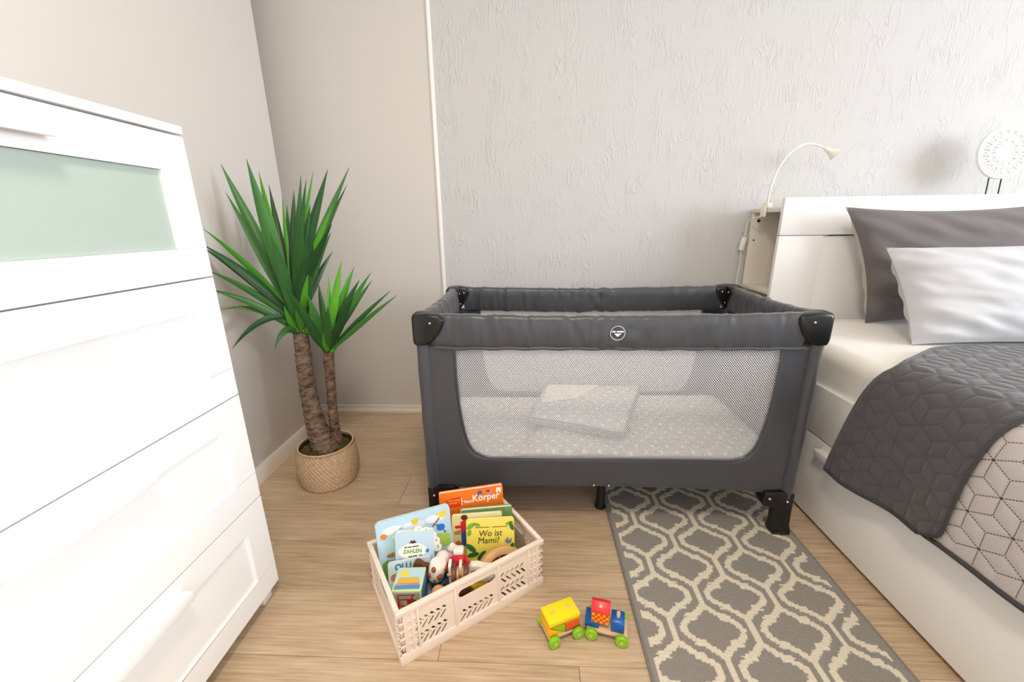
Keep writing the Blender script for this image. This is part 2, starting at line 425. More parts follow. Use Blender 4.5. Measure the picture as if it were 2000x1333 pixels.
# unseen ceiling lamp, put in for warm fill on the upper walls
lampt = thing('unseen_ceiling_lamp', 'round white ceiling lamp, unseen, added for warm fill light', 'lamp', (0.05, 0.05, ZC))
lathe('lamp_base', [(0.10, -0.012), (0.10, 0.0)], M_white, lampt)
lg = bpy.data.materials.new('lit_opal_glass'); lg.use_nodes = True
lb = lg.node_tree.nodes['Principled BSDF']; lb.inputs['Base Color'].default_value = (0.9, 0.85, 0.75, 1); lb.inputs['Emission Color'].default_value = (1.0, 0.80, 0.58, 1); lb.inputs['Emission Strength'].default_value = 1.5
lathe('lamp_shade', [(0.14, -0.085), (0.19, -0.07), (0.21, -0.04), (0.20, -0.012)], lg, lampt)
ld = bpy.data.lights.new('ceiling_fill_light', 'AREA'); ld.shape = 'DISK'; ld.size = 0.4; ld.energy = 24; ld.color = (1.0, 0.84, 0.66)
lo_ = bpy.data.objects.new('ceiling_fill_light', ld); C.objects.link(lo_); lo_.parent = lampt; lo_.location = (0, 0, -0.10)

# ---------------------------------------------------------------- chest of drawers
CX, CY0, CY1 = -0.736, 0.13, 0.91
ch = thing('chest_of_drawers', 'tall white chest of drawers with frosted glass flap beside left wall', 'chest', (-0.94, 0.52, 0))
def cb(nm, lo, hi, m=M_white, p=ch, bev=0.0015): return box(nm, lo, hi, m, p, bev, True)
XBk = -1.142
cb('body', (XBk, CY0 + 0.003, 0.05), (CX - 0.022, CY1 - 0.003, 1.222))
cb('top', (XBk, CY0, 1.225), (CX + 0.002, CY1, 1.242), bev=0.002)
for yy_ in (CY0 + 0.01, CY1 - 0.045):
    for xx in (CX - 0.060, XBk + 0.01):
        cb('leg', (xx, yy_, 0.0), (xx + 0.038, yy_ + 0.035, 0.05))
def shaker(nm, z0, z1, pz0, pz1, glass=False):
    """frame-and-panel front: one mesh frame around a recessed panel"""
    y0, y1 = CY0, CY1; py0, py1 = CY0 + 0.073, CY1 - 0.073
    bm = bmesh.new()
    for lo, hi in (((CX - 0.018, y0, pz1), (CX, y1, z1)), ((CX - 0.018, y0, z0), (CX, y1, pz0)),
                   ((CX - 0.018, y0, pz0), (CX, py0, pz1)), ((CX - 0.018, py1, pz0), (CX, y1, pz1))):
        bbox(bm, lo, hi, 0.0)
    bmesh.ops.remove_doubles(bm, verts=bm.verts, dist=1e-5)
    inner = [f for f in bm.faces if False]
    # drop faces shared between the four bars
    seen = {}
    for f in bm.faces:
        k = tuple(round(c, 4) for c in f.calc_center_median()); seen.setdefault(k, []).append(f)
    bm2 = bm
    o = bmo(nm, bm2, M_white, ch, True, ang=30)
    md = o.modifiers.new('soft_edges', 'BEVEL'); md.width = 0.0012; md.segments = 2; md.limit_method = 'ANGLE'
    if glass:
        g = mat('frosted_glass', (172, 188, 180), 0.35, spec=0.5)
        box('glass_pane', (CX - 0.014, py0, pz0), (CX - 0.008, py1, pz1), g, o, 0, True)
    else:
        box('panel', (CX - 0.016, py0, pz0), (CX - 0.007, py1, pz1), M_white, o, 0, True)
    return o
def handle(par, z):
    # a wide finger pull folded over the top rail
    extr('handle', [(CX, z + 0.016), (CX + 0.026, z + 0.016), (CX + 0.026, z - 0.008), (CX + 0.019, z - 0.008), (CX + 0.019, z + 0.009), (CX, z + 0.009)], 'y', 0.402, 0.638, M_white, par, True, bev=0.0012)
d = shaker('flap_door', 0.929, 1.221, 0.994, 1.150, True); handle(d, 1.178)
for z0, z1, p0, p1, hz in ((0.634, 0.926, 0.704, 0.858, 0.872), (0.336, 0.631, 0.408, 0.566, 0.577), (0.047, 0.333, 0.115, 0.270, 0.288)):
    d = shaker('drawer', z0, z1, p0, p1); handle(d, hz)

# ---------------------------------------------------------------- travel cot
ct = thing('travel_cot', 'charcoal folding travel cot with grey net windows against back wall', 'cot', (0.25, 1.47, 0))
FX0, FX1, FY0, FY1 = -0.336, 0.848, 1.195, 1.752
def rail(nm, A, B, hw, hh, z0, seam=True):
    A = Vector(A); B = Vector(B); L = (B - A).length; t = (B - A) / L; s = Vector((-t.y, t.x, 0))
    nu, nv = 150, 28; rr = random.random() * 50
    def fn(u, v):
        a = 2 * PI * v; ca, sa = math.cos(a), math.sin(a)
        ex = 0.55
        px = hw * math.copysign(abs(ca) ** ex, ca); pz = hh * math.copysign(abs(sa) ** 0.75, sa)
        x = u * L
        p = A + t * x
        wr = noise.noise(Vector((x * 26 + rr, pz * 9, rr))) * 0.0034 + noise.noise(Vector((x * 70 + rr, pz * 16, 3))) * 0.0022
        k = math.exp(-((u - 0.5) / 0.10) ** 2)
        wr += k * 0.0055 * noise.noise(Vector((x * 36, pz * 30, 8)))
        sag = -0.008 * math.sin(PI * u)
        n = s * (px * (1 + wr / hw)) + Vector((0, 0, pz * (1 + wr / hh)))
        return p + n + Vector((0, 0, z0 + sag))
    o = grid(nm, fn, nu, nv, M_fab, ct, True)
    return o
RZ = 0.724
rf = rail('rail', (FX0 + 0.045, FY0 + 0.004, 0), (FX1 - 0.045, FY0 + 0.004, 0), 0.022, 0.052, RZ)
rail('rail', (FX0 + 0.045, FY1 - 0.004, 0), (FX1 - 0.045, FY1 - 0.004, 0), 0.022, 0.052, RZ)
rail('rail', (FX0 + 0.004, FY0 + 0.04, 0), (FX0 + 0.004, FY1 - 0.04, 0), 0.022, 0.052, RZ)
rail('rail', (FX1 - 0.004, FY0 + 0.04, 0), (FX1 - 0.004, FY1 - 0.04, 0), 0.022, 0.052, RZ)
# front rail hem
tube('hem', [(FX0 + 0.04 + i * (FX1 - FX0 - 0.08) / 40, FY0 - 0.008, 0.668 + 0.004 * (1 if i in (0, 40) else 0) + 0.0015 * math.sin(i * 1.7)) for i in range(41)], 0.006, M_fab, ct, True, 8)
# corner caps
def cap(cx, cy, sx, sy):
    """sx, sy: inward directions"""
    z0, z1 = 0.680, 0.780
    prof = [(-0.0245, 0.02 + z0), (-0.020, z0), (0.012, z0 + 0.0), (0.034, z0 + 0.012), (0.056, z0 + 0.034), (0.072, z0 + 0.066), (0.074, z1 - 0.016), (0.060, z1 - 0.006), (0.02, z1), (-0.014, z1 - 0.002), (-0.0245, z1 - 0.014)]
    bm = bmesh.new()
    for ax in (0, 1):
        pts = prof; A = []; B = []
        for u, z in pts:
            if ax == 0: A.append(bm.verts.new((cx + sx * u, cy - sy * 0.026, z))); B.append(bm.verts.new((cx + sx * u, cy + sy * 0.028, z)))
            else: A.append(bm.verts.new((cx - sx * 0.0255, cy + sy * u, z))); B.append(bm.verts.new((cx + sx * 0.030, cy + sy * u, z)))
        n = len(pts); bm.faces.new(A); bm.faces.new(B[::-1])
        for i in range(n): bm.faces.new((A[i], A[(i + 1) % n], B[(i + 1) % n], B[i]))
    bmesh.ops.recalc_face_normals(bm, faces=bm.faces[:])
    es = [e for e in bm.edges if len(e.link_faces) == 2 and e.calc_face_angle(0) > 0.9]
    bmesh.ops.bevel(bm, geom=es, offset=0.009, segments=3, affect='EDGES', profile=0.5)
    o = bmo('corner_cap', bm, M_black, ct, True, ang=45)
    for p in ((cx + sx * 0.032, cy - sy * 0.026, 0.752), (cx - sx * 0.0255, cy + sy * 0.010, 0.722), (cx + sx * 0.046, cy + sy * 0.029, 0.752), (cx + sx * 0.029, cy + sy * 0.046, 0.752), (cx + sx * 0.029, cy + sy * 0.029, 0.705)):
        sphere('rivet', p, 0.0042, M_steel, o, True, 10)
    return o
for cx, sx in ((FX0, 1), (FX1, -1)):
    for cy, sy in ((FY0, 1), (FY1, -1)):
        cap(cx, cy, sx, sy)
        # fabric sleeve around the corner post
        pts = [(cx, cy, 0.70 - i * 0.055) for i in range(11)]
        tube('post_sleeve', pts, [0.021 + 0.0012 * math.sin(i * 2.1 + cx * 9) for i in range(11)], M_fab, ct, True, 16)
# fabric panels with a net window
def inner_curve(top=0.672, bot=0.285, x0=-0.236, x1=0.752):
    P = []
    P += [(x0, top), (x0 + 0.000, 0.60), (x0 + 0.004, 0.50), (x0 + 0.012, 0.42), (x0 + 0.026, 0.35), (x0 + 0.045, bot + 0.028), (x0 + 0.070, bot + 0.008), (x0 + 0.105, bot)]
    n = 14
    P += [(x0 + 0.105 + (x1 - x0 - 0.21) * i / n, bot) for i in range(1, n)]
    P += [(x1 - 0.105, bot), (x1 - 0.070, bot + 0.008), (x1 - 0.045, bot + 0.028), (x1 - 0.026, 0.35), (x1 - 0.012, 0.42), (x1 - 0.004, 0.50), (x1, 0.60), (x1, top)]
    return P
def panel(Y, outward, x0=-0.236, x1=0.752):
    inn = [Vector((p[0], 0, p[1])) for p in inner_curve(x0=x0, x1=x1)]
    inn = smooth_pts(inn, 4); n = len(inn); out = []
    L0, L1 = FX0 + 0.006, FX1 - 0.006
    for i, p in enumerate(inn):
        # outer boundary: straight left edge, arched bottom hem, straight right edge
        t = i / (n - 1)
        if p.z > 0.34 and p.x < 0.2: q = Vector((L0, 0, 0.68 if i == 0 else 0.16 + (p.z - 0.285) * 1.34))
        elif p.z > 0.34: q = Vector((L1, 0, 0.68 if i == n - 1 else 0.16 + (p.z - 0.285) * 1.34))
        else:
            k = (p.x - (x0 + 0.03)) / (x1 - x0 - 0.06); k = min(1, max(0, k))
            X = L0 + (L1 - L0) * k; q = Vector((X, 0, 0.158 + 0.022 * math.sin(PI * k) ** 0.6))
        q.z = min(q.z, 0.69); out.append(q)
    nv = 8
    def fn(u, v):
        i = min(int(round(u * (n - 1))), n - 1); p = inn[i].lerp(out[i], v)
        wv = noise.noise(Vector((p.x * 16, p.z * 14, Y * 7))) * 0.0022 * math.sin(PI * v)
        return Vector((p.x, Y + wv, p.z))
    o = grid('side_panel', fn, n - 1, nv, M_fab, ct, True)
    md = o.modifiers.new('cloth_thickness', 'SOLIDIFY'); md.thickness = 0.003; md.offset = 0
    net = bpy.data.meshes.new('net_window')
    net.from_pydata([(p.x, Y + outward * -0.004, p.z) for p in inn], [], [tuple(range(n))]); net.update()
    link('net_window', net, M_net, ct, True)
    tube('piping', [(p.x, Y + outward * 0.002, p.z) for p in inn], 0.0035, M_fab, ct, True, 6)
    return o
panel(FY0 - 0.004, -1)
panel(FY1 + 0.004, 1, -0.225, 0.742)
for X in (FX0 - 0.004, FX1 + 0.004):
    def fn(u, v, X=X):
        y_ = FY0 + 0.01 + u * (FY1 - FY0 - 0.02); z_ = 0.165 + v * 0.52
        return Vector((X + 0.004 * noise.noise(Vector((y_ * 12, z_ * 9, X * 5))), y_, z_))
    o = grid('end_panel', fn, 16, 14, M_fab, ct, True)
    md = o.modifiers.new('cloth_thickness', 'SOLIDIFY'); md.thickness = 0.003; md.offset = 0
box('base_board', (FX0 + 0.01, FY0 + 0.008, 0.185), (FX1 - 0.01, FY1 - 0.008, 0.205), M_fab, ct, 0.004, True)
# feet
def foot(cx, cy, sx, sy, zb=0.0):
    prof = [(-0.014, 0.170), (-0.014, 0.10), (-0.016, 0.05), (-0.024, 0.012), (-0.026, 0.003), (-0.022, 0.0), (0.034, 0.0), (0.037, 0.006), (0.031, 0.03), (0.034, 0.112), (0.084, 0.124), (0.088, 0.150), (0.080, 0.175), (0.02, 0.178)]
    o = extr('foot', [(cx + sx * u, max(z, 0) if z > 0.02 else z + zb) for u, z in prof], 'y', cy - 0.024, cy + 0.024, M_black, ct, True, bev=0.005, ang=40)
    for u, z in ((0.066, 0.152), (0.008, 0.142)): sphere('rivet', (cx + sx * u, cy - sy * 0.0245, z), 0.005, M_steel, o, True, 10)
for cx, sx in ((FX0 - 0.004, 1), (FX1 + 0.006, -1)):
    for cy, sy in ((FY0 + 0.004, 1), (FY1 - 0.004, -1)): foot(cx, cy, sx, sy, 0.0085 if (sx < 0 and sy > 0) else 0.0)
lathe('centre_foot', [(0.0205, 0.0), (0.021, 0.008), (0.016, 0.02), (0.015, 0.19)], M_black, ct, 16, Matrix.Translation((0.262, 1.315, 0)), True)
for xx in (0.212, 0.262): sphere('rivet', (xx, FY0 - 0.008, 0.184), 0.004, M_steel, ct, True, 10)
tube('base_bar', [(0.30, 1.32, 0.172), (0.80, 1.225, 0.152)], 0.008, M_grey_tube, ct, True)
tube('base_bar', [(0.22, 1.32, 0.172), (-0.28, 1.225, 0.152)], 0.008, M_grey_tube, ct, True)
# round maker's mark on the front rail
Yl = FY0 - 0.0205
M_lab = mat('label_white', (225, 228, 232), 0.6)
lab = thing('x', None, None); bpy.data.objects.remove(lab)
rp = [(0.258 + 0.0215 * math.cos(2 * PI * i / 36), Yl, 0.7195 + 0.0215 * math.sin(2 * PI * i / 36)) for i in range(37)]
ring = tube('round_mark', rp, 0.0009, M_lab, ct, True, 6)
extr('mark_arrow', [(0.247, 0.7185), (0.269, 0.7185), (0.258, 0.708)], 'y', Yl - 0.0006, Yl + 0.0006, M_lab, ring, True)
for a, b_ in ((0.2405, 0.2515), (0.2545, 0.2755)):
    extr('mark_bar', [(a, 0.7220), (b_, 0.7220), (b_, 0.7262), (a, 0.7262)], 'y', Yl - 0.0006, Yl + 0.0006, M_lab, ring, True)

# mattress and bedding inside the cot
cm = thing('cot_mattress', 'star printed grey mattress lying inside the travel cot', 'mattress', (0.26, 1.47, 0.206))
bm = bmesh.new(); bbox(bm, (-0.595, -0.262, 0), (0.595, 0.262, 0.062), 0.018, 4)
bmo('cover', bm, M_star, cm, ang=50)
def slab(name, cor, z0, z1, m, parent, sag=0.004, nb=26, fold=True):
    """soft folded cloth slab over a quad of (x,y) corners (local)"""
    A, B, Cc, D = [Vector((c[0], c[1], 0)) for c in cor]
    def top(u, v):
        p = A.lerp(B, u).lerp(D.lerp(Cc, u), v)
        e = min(u, 1 - u, v, 1 - v); k = min(1.0, e / 0.06)
        z = z0 + (z1 - z0) * (0.55 + 0.45 * math.sqrt(max(0, 1 - (1 - k) ** 2))) + sag * noise.noise(Vector((p.x * 9, p.y * 9, z0 * 40)))
        return Vector((p.x, p.y, z))
    bm = bmesh.new(); vt = {}
    for j in range(nb + 1):
        for i in range(nb + 1): vt[i, j] = bm.verts.new(top(i / nb, j / nb))
    for j in range(nb):
        for i in range(nb): bm.faces.new((vt[i, j], vt[i + 1, j], vt[i + 1, j + 1], vt[i, j + 1]))
    edge = [(i, 0) for i in range(nb)] + [(nb, j) for j in range(nb)] + [(i, nb) for i in range(nb, 0, -1)] + [(0, j) for j in range(nb, 0, -1)]
    lo_v = [bm.verts.new((vt[e].co.x, vt[e].co.y, z0)) for e in edge]
    n = len(edge)
    for i in range(n): bm.faces.new((vt[edge[i]], vt[edge[(i + 1) % n]], lo_v[(i + 1) % n], lo_v[i]))
    bm.faces.new(lo_v)
    return bmo(name, bm, m, parent, False, ang=60)
ZM = 0.268
q = thing('cot_duvet', 'grey star printed duvet spread flat over right half of cot mattress', 'duvet', (0.26, 1.47, ZM))
slab('duvet_cloth', [(-0.305, -0.252), (0.57, -0.252), (0.56, 0.248), (-0.10, 0.250)], 0.0, 0.024, M_star, q, 0.006)
q = thing('folded_cover', 'folded star printed cover lying askew in middle of cot', 'bedding', (0.26, 1.47, ZM + 0.026))
slab('lower_fold', [(-0.256, -0.056), (0.046, -0.158), (0.210, 0.234), (-0.185, 0.215)], 0.0, 0.020, M_star, q, 0.003)
slab('upper_fold', [(-0.276, -0.072), (0.064, -0.182), (0.228, 0.240), (-0.195, 0.225)], 0.024, 0.046, M_star, q, 0.004)
M_seam_shade = mat('seam_fold_shade', (150, 148, 150), 0.9)  # grey seam line, toned darker to stand for the fold's shadow too
for zq in (0.022, 0.036):
    tube('seam', smooth_pts([(-0.276, -0.072, zq), (-0.10, -0.130, zq + 0.002), (0.063, -0.181, zq), (0.120, -0.040, zq + 0.002), (0.227, 0.239, zq)], 8), 0.0034, M_seam_shade, q, n=8)
slab('cream_patch', [(-0.215, 0.035), (-0.075, 0.075), (0.040, 0.215), (-0.185, 0.215)], 0.0470, 0.053, mat('pale_cream', (240, 234, 218), 0.9, spec=0.1), q, 0.001, 12)  # thin cream patch on the upper fold

# ---------------------------------------------------------------- bed
BX = 0.994
bed = thing('bed', 'white double bed with drawers under a low side rail', 'bed', (1.73, 0.80, 0))
def bb(nm, lo, hi, m=M_white, p=bed, bev=0.002): return box(nm, lo, hi, m, p, bev, True)
bb('side_rail', (BX, -0.22, 0.312), (BX + 0.02, 1.815, 0.486))
bb('side_rail', (2.44, -0.22, 0.012), (2.46, 1.815, 0.486))
bb('foot_panel', (BX, -0.24, 0.012), (2.46, -0.22, 0.486))
bb('slat_base', (BX + 0.02, -0.22, 0.30), (2.44, 1.815, 0.325), mat('pine', (214, 188, 150), 0.6))
for y0, y1 in ((-0.215, 0.597), (0.602, 1.812)):
    d = bb('drawer', (BX, y0, 0.014), (BX + 0.018, y1, 0.307))
    yc = (y0 + y1) / 2 - 0.015
    extr('handle', [(BX, 0.284), (BX - 0.027, 0.284), (BX - 0.027, 0.262), (BX - 0.020, 0.262), (BX - 0.020, 0.277), (BX, 0.277)], 'y', yc - 0.10, yc + 0.08, M_white, d, True, bev=0.001)
    box('drawer_box', (BX + 0.018, y0 + 0.03, 0.03), (BX + 0.6, y1 - 0.03, 0.25), M_white, d, 0.002, True)
# mattress with fitted sheet
mt = thing('bed_mattress', 'thick mattress in a white fitted sheet on the bed', 'mattress', (1.73, 0.80, 0.326))
def mfn():
    bm = bmesh.new(); bbox(bm, (BX + 0.022, -0.20, 0.327), (2.437, 1.808, 0.622), 0.045, 4)
    bmesh.ops.subdivide_edges(bm, edges=[e for e in bm.edges if e.calc_length() > 0.12], cuts=24, use_grid_fill=True)
    for v in bm.verts:
        if v.co.z > 0.40:
            n = noise.noise(Vector((v.co.x * 5, v.co.y * 5, v.co.z * 5))) * 0.006
            if v.co.x < 1.07: v.co.x += -0.004 + n
            if v.co.z > 0.58: v.co.z += n * 0.6
    return bm
bmo('fitted_sheet', mfn(), M_sheet, mt, True, True)

# headboard with side shelves
hb = thing('headboard', 'white headboard cabinet with open side shelf behind the pillows', 'headboard', (1.75, 1.96, 0))
HX0, HX1, HY = 1.062, 2.40, 1.836
def hbx(nm, lo, hi, bev=0.0015, m=M_white): return box(nm, lo, hi, m, hb, bev, True)
hbx('front_panel', (HX0, HY, 0.975), (HX1, HY + 0.02, 1.128))
hbx('front_panel', (HX0, HY, 0.0), (1.245, HY + 0.02, 0.972))
hbx('recessed_panel', (1.245, HY + 0.012, 0.0), (2.22, HY + 0.019, 0.970))
hbx('front_panel', (2.22, HY, 0.0), (HX1, HY + 0.02, 0.972))
M_in = mat('cream_laminate', (226, 220, 208), 0.5)
for z in (0.04, 0.385, 0.715): hbx('shelf', (HX0 + 0.004, HY + 0.021, z), (HX0 + 0.20, 2.087, z + 0.018), m=M_in)
tp = hbx('top_shelf', (HX0 + 0.004, HY + 0.021, 1.072), (HX1, 2.098, 1.090), m=M_in)
dv = hbx('divider', (HX0 + 0.20, HY + 0.021, 0.0), (HX0 + 0.216, 2.087, 1.071), m=M_in)
bp_ = hbx('back_panel', (HX0 + 0.004, 2.088, 0.0), (HX1, 2.098, 1.071), m=M_in)
hbx('divider', (HX1 - 0.018, HY + 0.021, 0.0), (HX1, 2.087, 1.071), m=M_in)
M_hole_shade = mat('hole_shade', (70, 58, 46), 0.8)  # dark discs for the holes, their inner shade put into the colour
for xx_, zz, r_ in ((1.099, 1.036, 0.008), (1.088, 0.945, 0.004)):
    v, f = tube_data([(xx_, 2.0872, zz), (xx_, 2.0885, zz)], r_, 14); pd('hole_disc', v, f, M_hole_shade, bp_, True)

# pillows
def pillow(name, label, BL, BR, TL, TR, th, mF, mB, seed, pin=0.05, thb=None):
    BL, BR, TL, TR = map(Vector, (BL, BR, TL, TR)); cen = (BL + BR) / 2
    t = thing(name, label, 'pillow', cen)
    nrm = (BR - BL).cross(TL - BL).normalized()
    n = 44
    def surf(sgn):
        def fn(a, b):
            u, v = a * 2 - 1, b * 2 - 1
            # pinched sides
            uu = u * (1 - pin * (1 - v * v) * abs(u) ** 2); vv = v * (1 - pin * (1 - u * u) * abs(v) ** 2)
            p = BL.lerp(BR, (uu + 1) / 2).lerp(TL.lerp(TR, (uu + 1) / 2), (vv + 1) / 2)
            prof = (max(0, 1 - abs(u) ** 2.6) ** 0.5) * (max(0, 1 - abs(v) ** 2.6) ** 0.5)
            e = max(0, 1 - max(abs(u), abs(v)))
            wr = noise.noise(Vector((u * 2.2 + seed, v * 5 + u * 2.5, seed))) * 0.015 + noise.noise(Vector((u * 5 + seed, v * 9 + u * 5, 4))) * 0.005
            corner = abs(u) ** 3 * 0.012 * math.sin((v * 14 + u * 3 + seed))
            h = (th if sgn > 0 else (thb or th)) * prof + (wr * min(1, e * 6) + corner * min(1, e * 10)) * (1 if prof > 0.01 else 0)
            return p + nrm * sgn * max(h, 0.0)
        return fn
    grid('front_cloth', surf(1), n, n, mF, t, True)
    grid('reverse_cloth', surf(-1), n, n, mB, t, True)
    return t
M_pd = mat('dark_grey_cotton', (112, 107, 107), 0.85, spec=0.15, sheen=0.2, bump=(220, 0.1, 0.001))
M_pl = mat('pale_grey_cotton', (198, 199, 203), 0.85, spec=0.15, sheen=0.2, bump=(220, 0.1, 0.001))
M_pb = mat('beige_grey_cotton', (196, 190, 182), 0.9, spec=0.1)
pillow('dark_pillow', 'large dark grey pillow leaning on the white headboard', (1.375, 1.685, 0.624), (2.06, 1.685, 0.624), (1.240, 1.738, 1.084), (2.04, 1.738, 1.09), 0.075, M_pd, M_pb, 2.0, 0.10, 0.105)
pillow('light_pillow', 'smaller pale grey pillow propped in front of the dark pillow', (1.282, 1.365, 0.628), (1.94, 1.36, 0.628), (1.238, 1.505, 0.940), (1.91, 1.50, 0.95), 0.085, M_pl, M_pl, 9.0, 0.06)

# bedspread: pale face lying over the bed, its far end folded back showing the dark face
E_ = 0.047
def quilt(a, b):
    """rhombille stitch distance, vectorised; also distance along for dotted stitches"""
    s3 = math.sqrt(3) / 2
    j = b / (E_ * s3); i = a / E_ - 0.5 * j
    i0 = np.floor(i); j0 = np.floor(j); fi = i - i0; fj = j - j0
    up = (fi + fj) < 1
    V = [(np.where(up, i0, i0 + 1), np.where(up, j0, j0 + 1)), (i0 + 1, j0), (i0, j0 + 1)]
    pos = [((vi + 0.5 * vj) * E_, vj * s3 * E_) for vi, vj in V]
    colr = [np.mod(vi - vj, 3) for vi, vj in V]
    best = np.full(a.shape, 9.0); along = np.zeros(a.shape)
    for p in range(3):
        for q_ in range(p + 1, 3):
            ok = (colr[p] == 0) | (colr[q_] == 0)
            ax, ay = pos[p]; bx, by = pos[q_]; dx, dy = bx - ax, by - ay
            t = np.clip(((a - ax) * dx + (b - ay) * dy) / (E_ * E_), 0, 1)
            dd = np.hypot(a - ax - t * dx, b - ay - t * dy)
            dd = np.where(ok, dd, 9.0); along = np.where(dd < best, t * E_, along); best = np.minimum(best, dd)
    return best, along
PATH = smooth_pts([(0.965, 0, 0.262), (0.968, 0, 0.36), (0.974, 0, 0.46), (0.985, 0, 0.545), (1.008, 0, 0.600), (1.05, 0, 0.628), (1.12, 0, 0.634), (1.4, 0, 0.634), (1.8, 0, 0.634), (2.42, 0, 0.634)], 10)
PL = [0.0]
for i in range(1, len(PATH)): PL.append(PL[-1] + (PATH[i] - PATH[i - 1]).length)
PLa = np.array(PL); PXa = np.array([p.x for p in PATH]); PZa = np.array([p.z for p in PATH])
def path(s): return np.interp(s, PLa, PXa), np.interp(s, PLa, PZa)
def nrm_path(s):
    x0, z0 = path(s - 0.004); x1, z1 = path(s + 0.004); dx, dz = x1 - x0, z1 - z0; L = np.hypot(dx, dz) + 1e-9
    return -dz / L, dx / L
def yfold(s):   # far edge of the spread
    return np.interp(s, [0, 0.2, 0.38, 0.47, 0.60, 0.75, 1.2], [1.186, 1.150, 1.118, 1.175, 1.262, 1.295, 1.305])
def ydark(s):   # free edge of the folded-back strip, rounded corner at the hem
    base = np.interp(s, [0, 0.2, 0.38, 0.5, 1.2], [0.815, 0.815, 0.805, 0.80, 0.80])
    rr = 0.05
    return base + np.where(s < rr, rr - np.sqrt(np.maximum(0, rr * rr - (rr - s) ** 2)), 0)
def cloth(name, s0, s1, ya, yb, off, ns, ny, m, parent, lightside):
    S = np.linspace(s0, s1, ns + 1); T = np.linspace(0, 1, ny + 1)
    SS, TT = np.meshgrid(S, T)
    YA = ya(SS); YB_ = yb(SS); YY = YA + (YB_ - YA) * TT
    d, al = quilt(SS * 1.0 + 0.013, YY + 0.02)
    puff = (0.0022 if lightside else 0.0042) * (1 - np.exp(-d / 0.006))
    X, Z = path(SS); nx, nz = nrm_path(SS)
    # gentle outward waves of the hanging part
    hang = np.clip(1 - SS / 0.40, 0, 1)
    wav = hang * (0.008 * np.sin(YY * 17 + 1.0) + 0.004 * np.sin(YY * 31 + SS * 9))
    o_ = off + puff + wav
    edge = np.minimum(np.minimum(TT, 1 - TT) * np.abs(YB_ - YA), SS - s0)
    o_ -= 0.0035 * np.exp(-edge / 0.004)
    V = np.stack([X + nx * o_ , YY, Z + nz * o_ + hang * (0.038 * np.clip((1.12 - YY) / 0.3, 0, 1) if True else 0)], -1).reshape(-1, 3)
    dot = (np.mod(al, 0.0062) < 0.0041)
    mask = np.where(lightside, d * 0.0, (d < 0.0016) * 0.5)
    f = [(j * (ns + 1) + i, j * (ns + 1) + i + 1, (j + 1) * (ns + 1) + i + 1, (j + 1) * (ns + 1) + i) for j in range(ny) for i in range(ns)]
    o = pd(name, V.tolist(), f, m, parent, True, True)
    a = o.data.attributes.new('mask', 'FLOAT', 'POINT'); a.data.foreach_set('value', mask.astype(np.float32).ravel())
    return o
bs = thing('bedspread', 'quilted bedspread, dark grey folded back over its pale grey side', 'bedspread', (1.5, 0.9, 0.635))
M_ql = attr_mat('pale_quilt', (190, 184, 185), (74, 72, 76), 0.85, 240, 0.15, 0.001, 0.04)
M_qd = attr_mat('dark_quilt', (80, 78, 83), (58, 57, 61), 0.7, 240, 0.15, 0.001, 0.05, sheen=0.3)
pale_ = cloth('pale_layer', 0.0, 1.95, lambda s: s * 0 + 1.08, lambda s: s * 0 + (-0.15), 0.003, 480, 300, M_ql, bs, True)
def pale_pt(s_, y_):
    x, z = path(s_); nx, nz = nrm_path(s_); hang = max(0, min(1, 1 - s_ / 0.40))
    o_ = 0.0036 + hang * (0.008 * math.sin(y_ * 17 + 1.0) + 0.004 * math.sin(y_ * 31 + s_ * 9))
    return Vector((x + nx * o_, y_, z + nz * o_ + hang * 0.038 * max(0, min(1, (1.12 - y_) / 0.3)))), Vector((nx, 0, nz))
def stitches():
    s3 = math.sqrt(3) / 2; v = []; f = []
    def P(i, j): return ((i + 0.5 * j) * E_ - 0.013, j * s3 * E_ - 0.02)
    for j in range(0, 26):
        for i in range(-16, 26):
            if (i - j) % 3: continue
            a = P(i, j)
            for di, dj in ((1, 0), (0, 1), (-1, 1), (-1, 0), (0, -1), (1, -1)):
                b = P(i + di, j + dj)
                if not all(0.006 < p[0] < 0.80 and 0.22 < p[1] < 0.86 for p in (a, b)): continue
                for k in range(8):
                    t0, t1 = (k + 0.12) / 8, (k + 0.74) / 8
                    p0, n0 = pale_pt(a[0] + (b[0] - a[0]) * t0, a[1] + (b[1] - a[1]) * t0); p1, n1 = pale_pt(a[0] + (b[0] - a[0]) * t1, a[1] + (b[1] - a[1]) * t1)
                    d_ = (p1 - p0).normalized(); w_ = n0.cross(d_).normalized() * 0.0008; h_ = n0 * 0.0013
                    q0 = len(v); v += [p0 - w_, p0 + w_, p1 + w_, p1 - w_, p0 + h_, p1 + h_]
                    f += [(q0, q0 + 3, q0 + 5, q0 + 4), (q0 + 1, q0 + 4, q0 + 5, q0 + 2), (q0, q0 + 4, q0 + 1), (q0 + 3, q0 + 2, q0 + 5)]
    o = pd('stitching', v, f, mat('dark_thread', (66, 64, 68), 0.8), pale_, True); o['kind'] = 'stuff'
stitches()
cloth('dark_layer', 0.0, 1.95, yfold, ydark, 0.012, 420, 110, M_qd, bs, False)
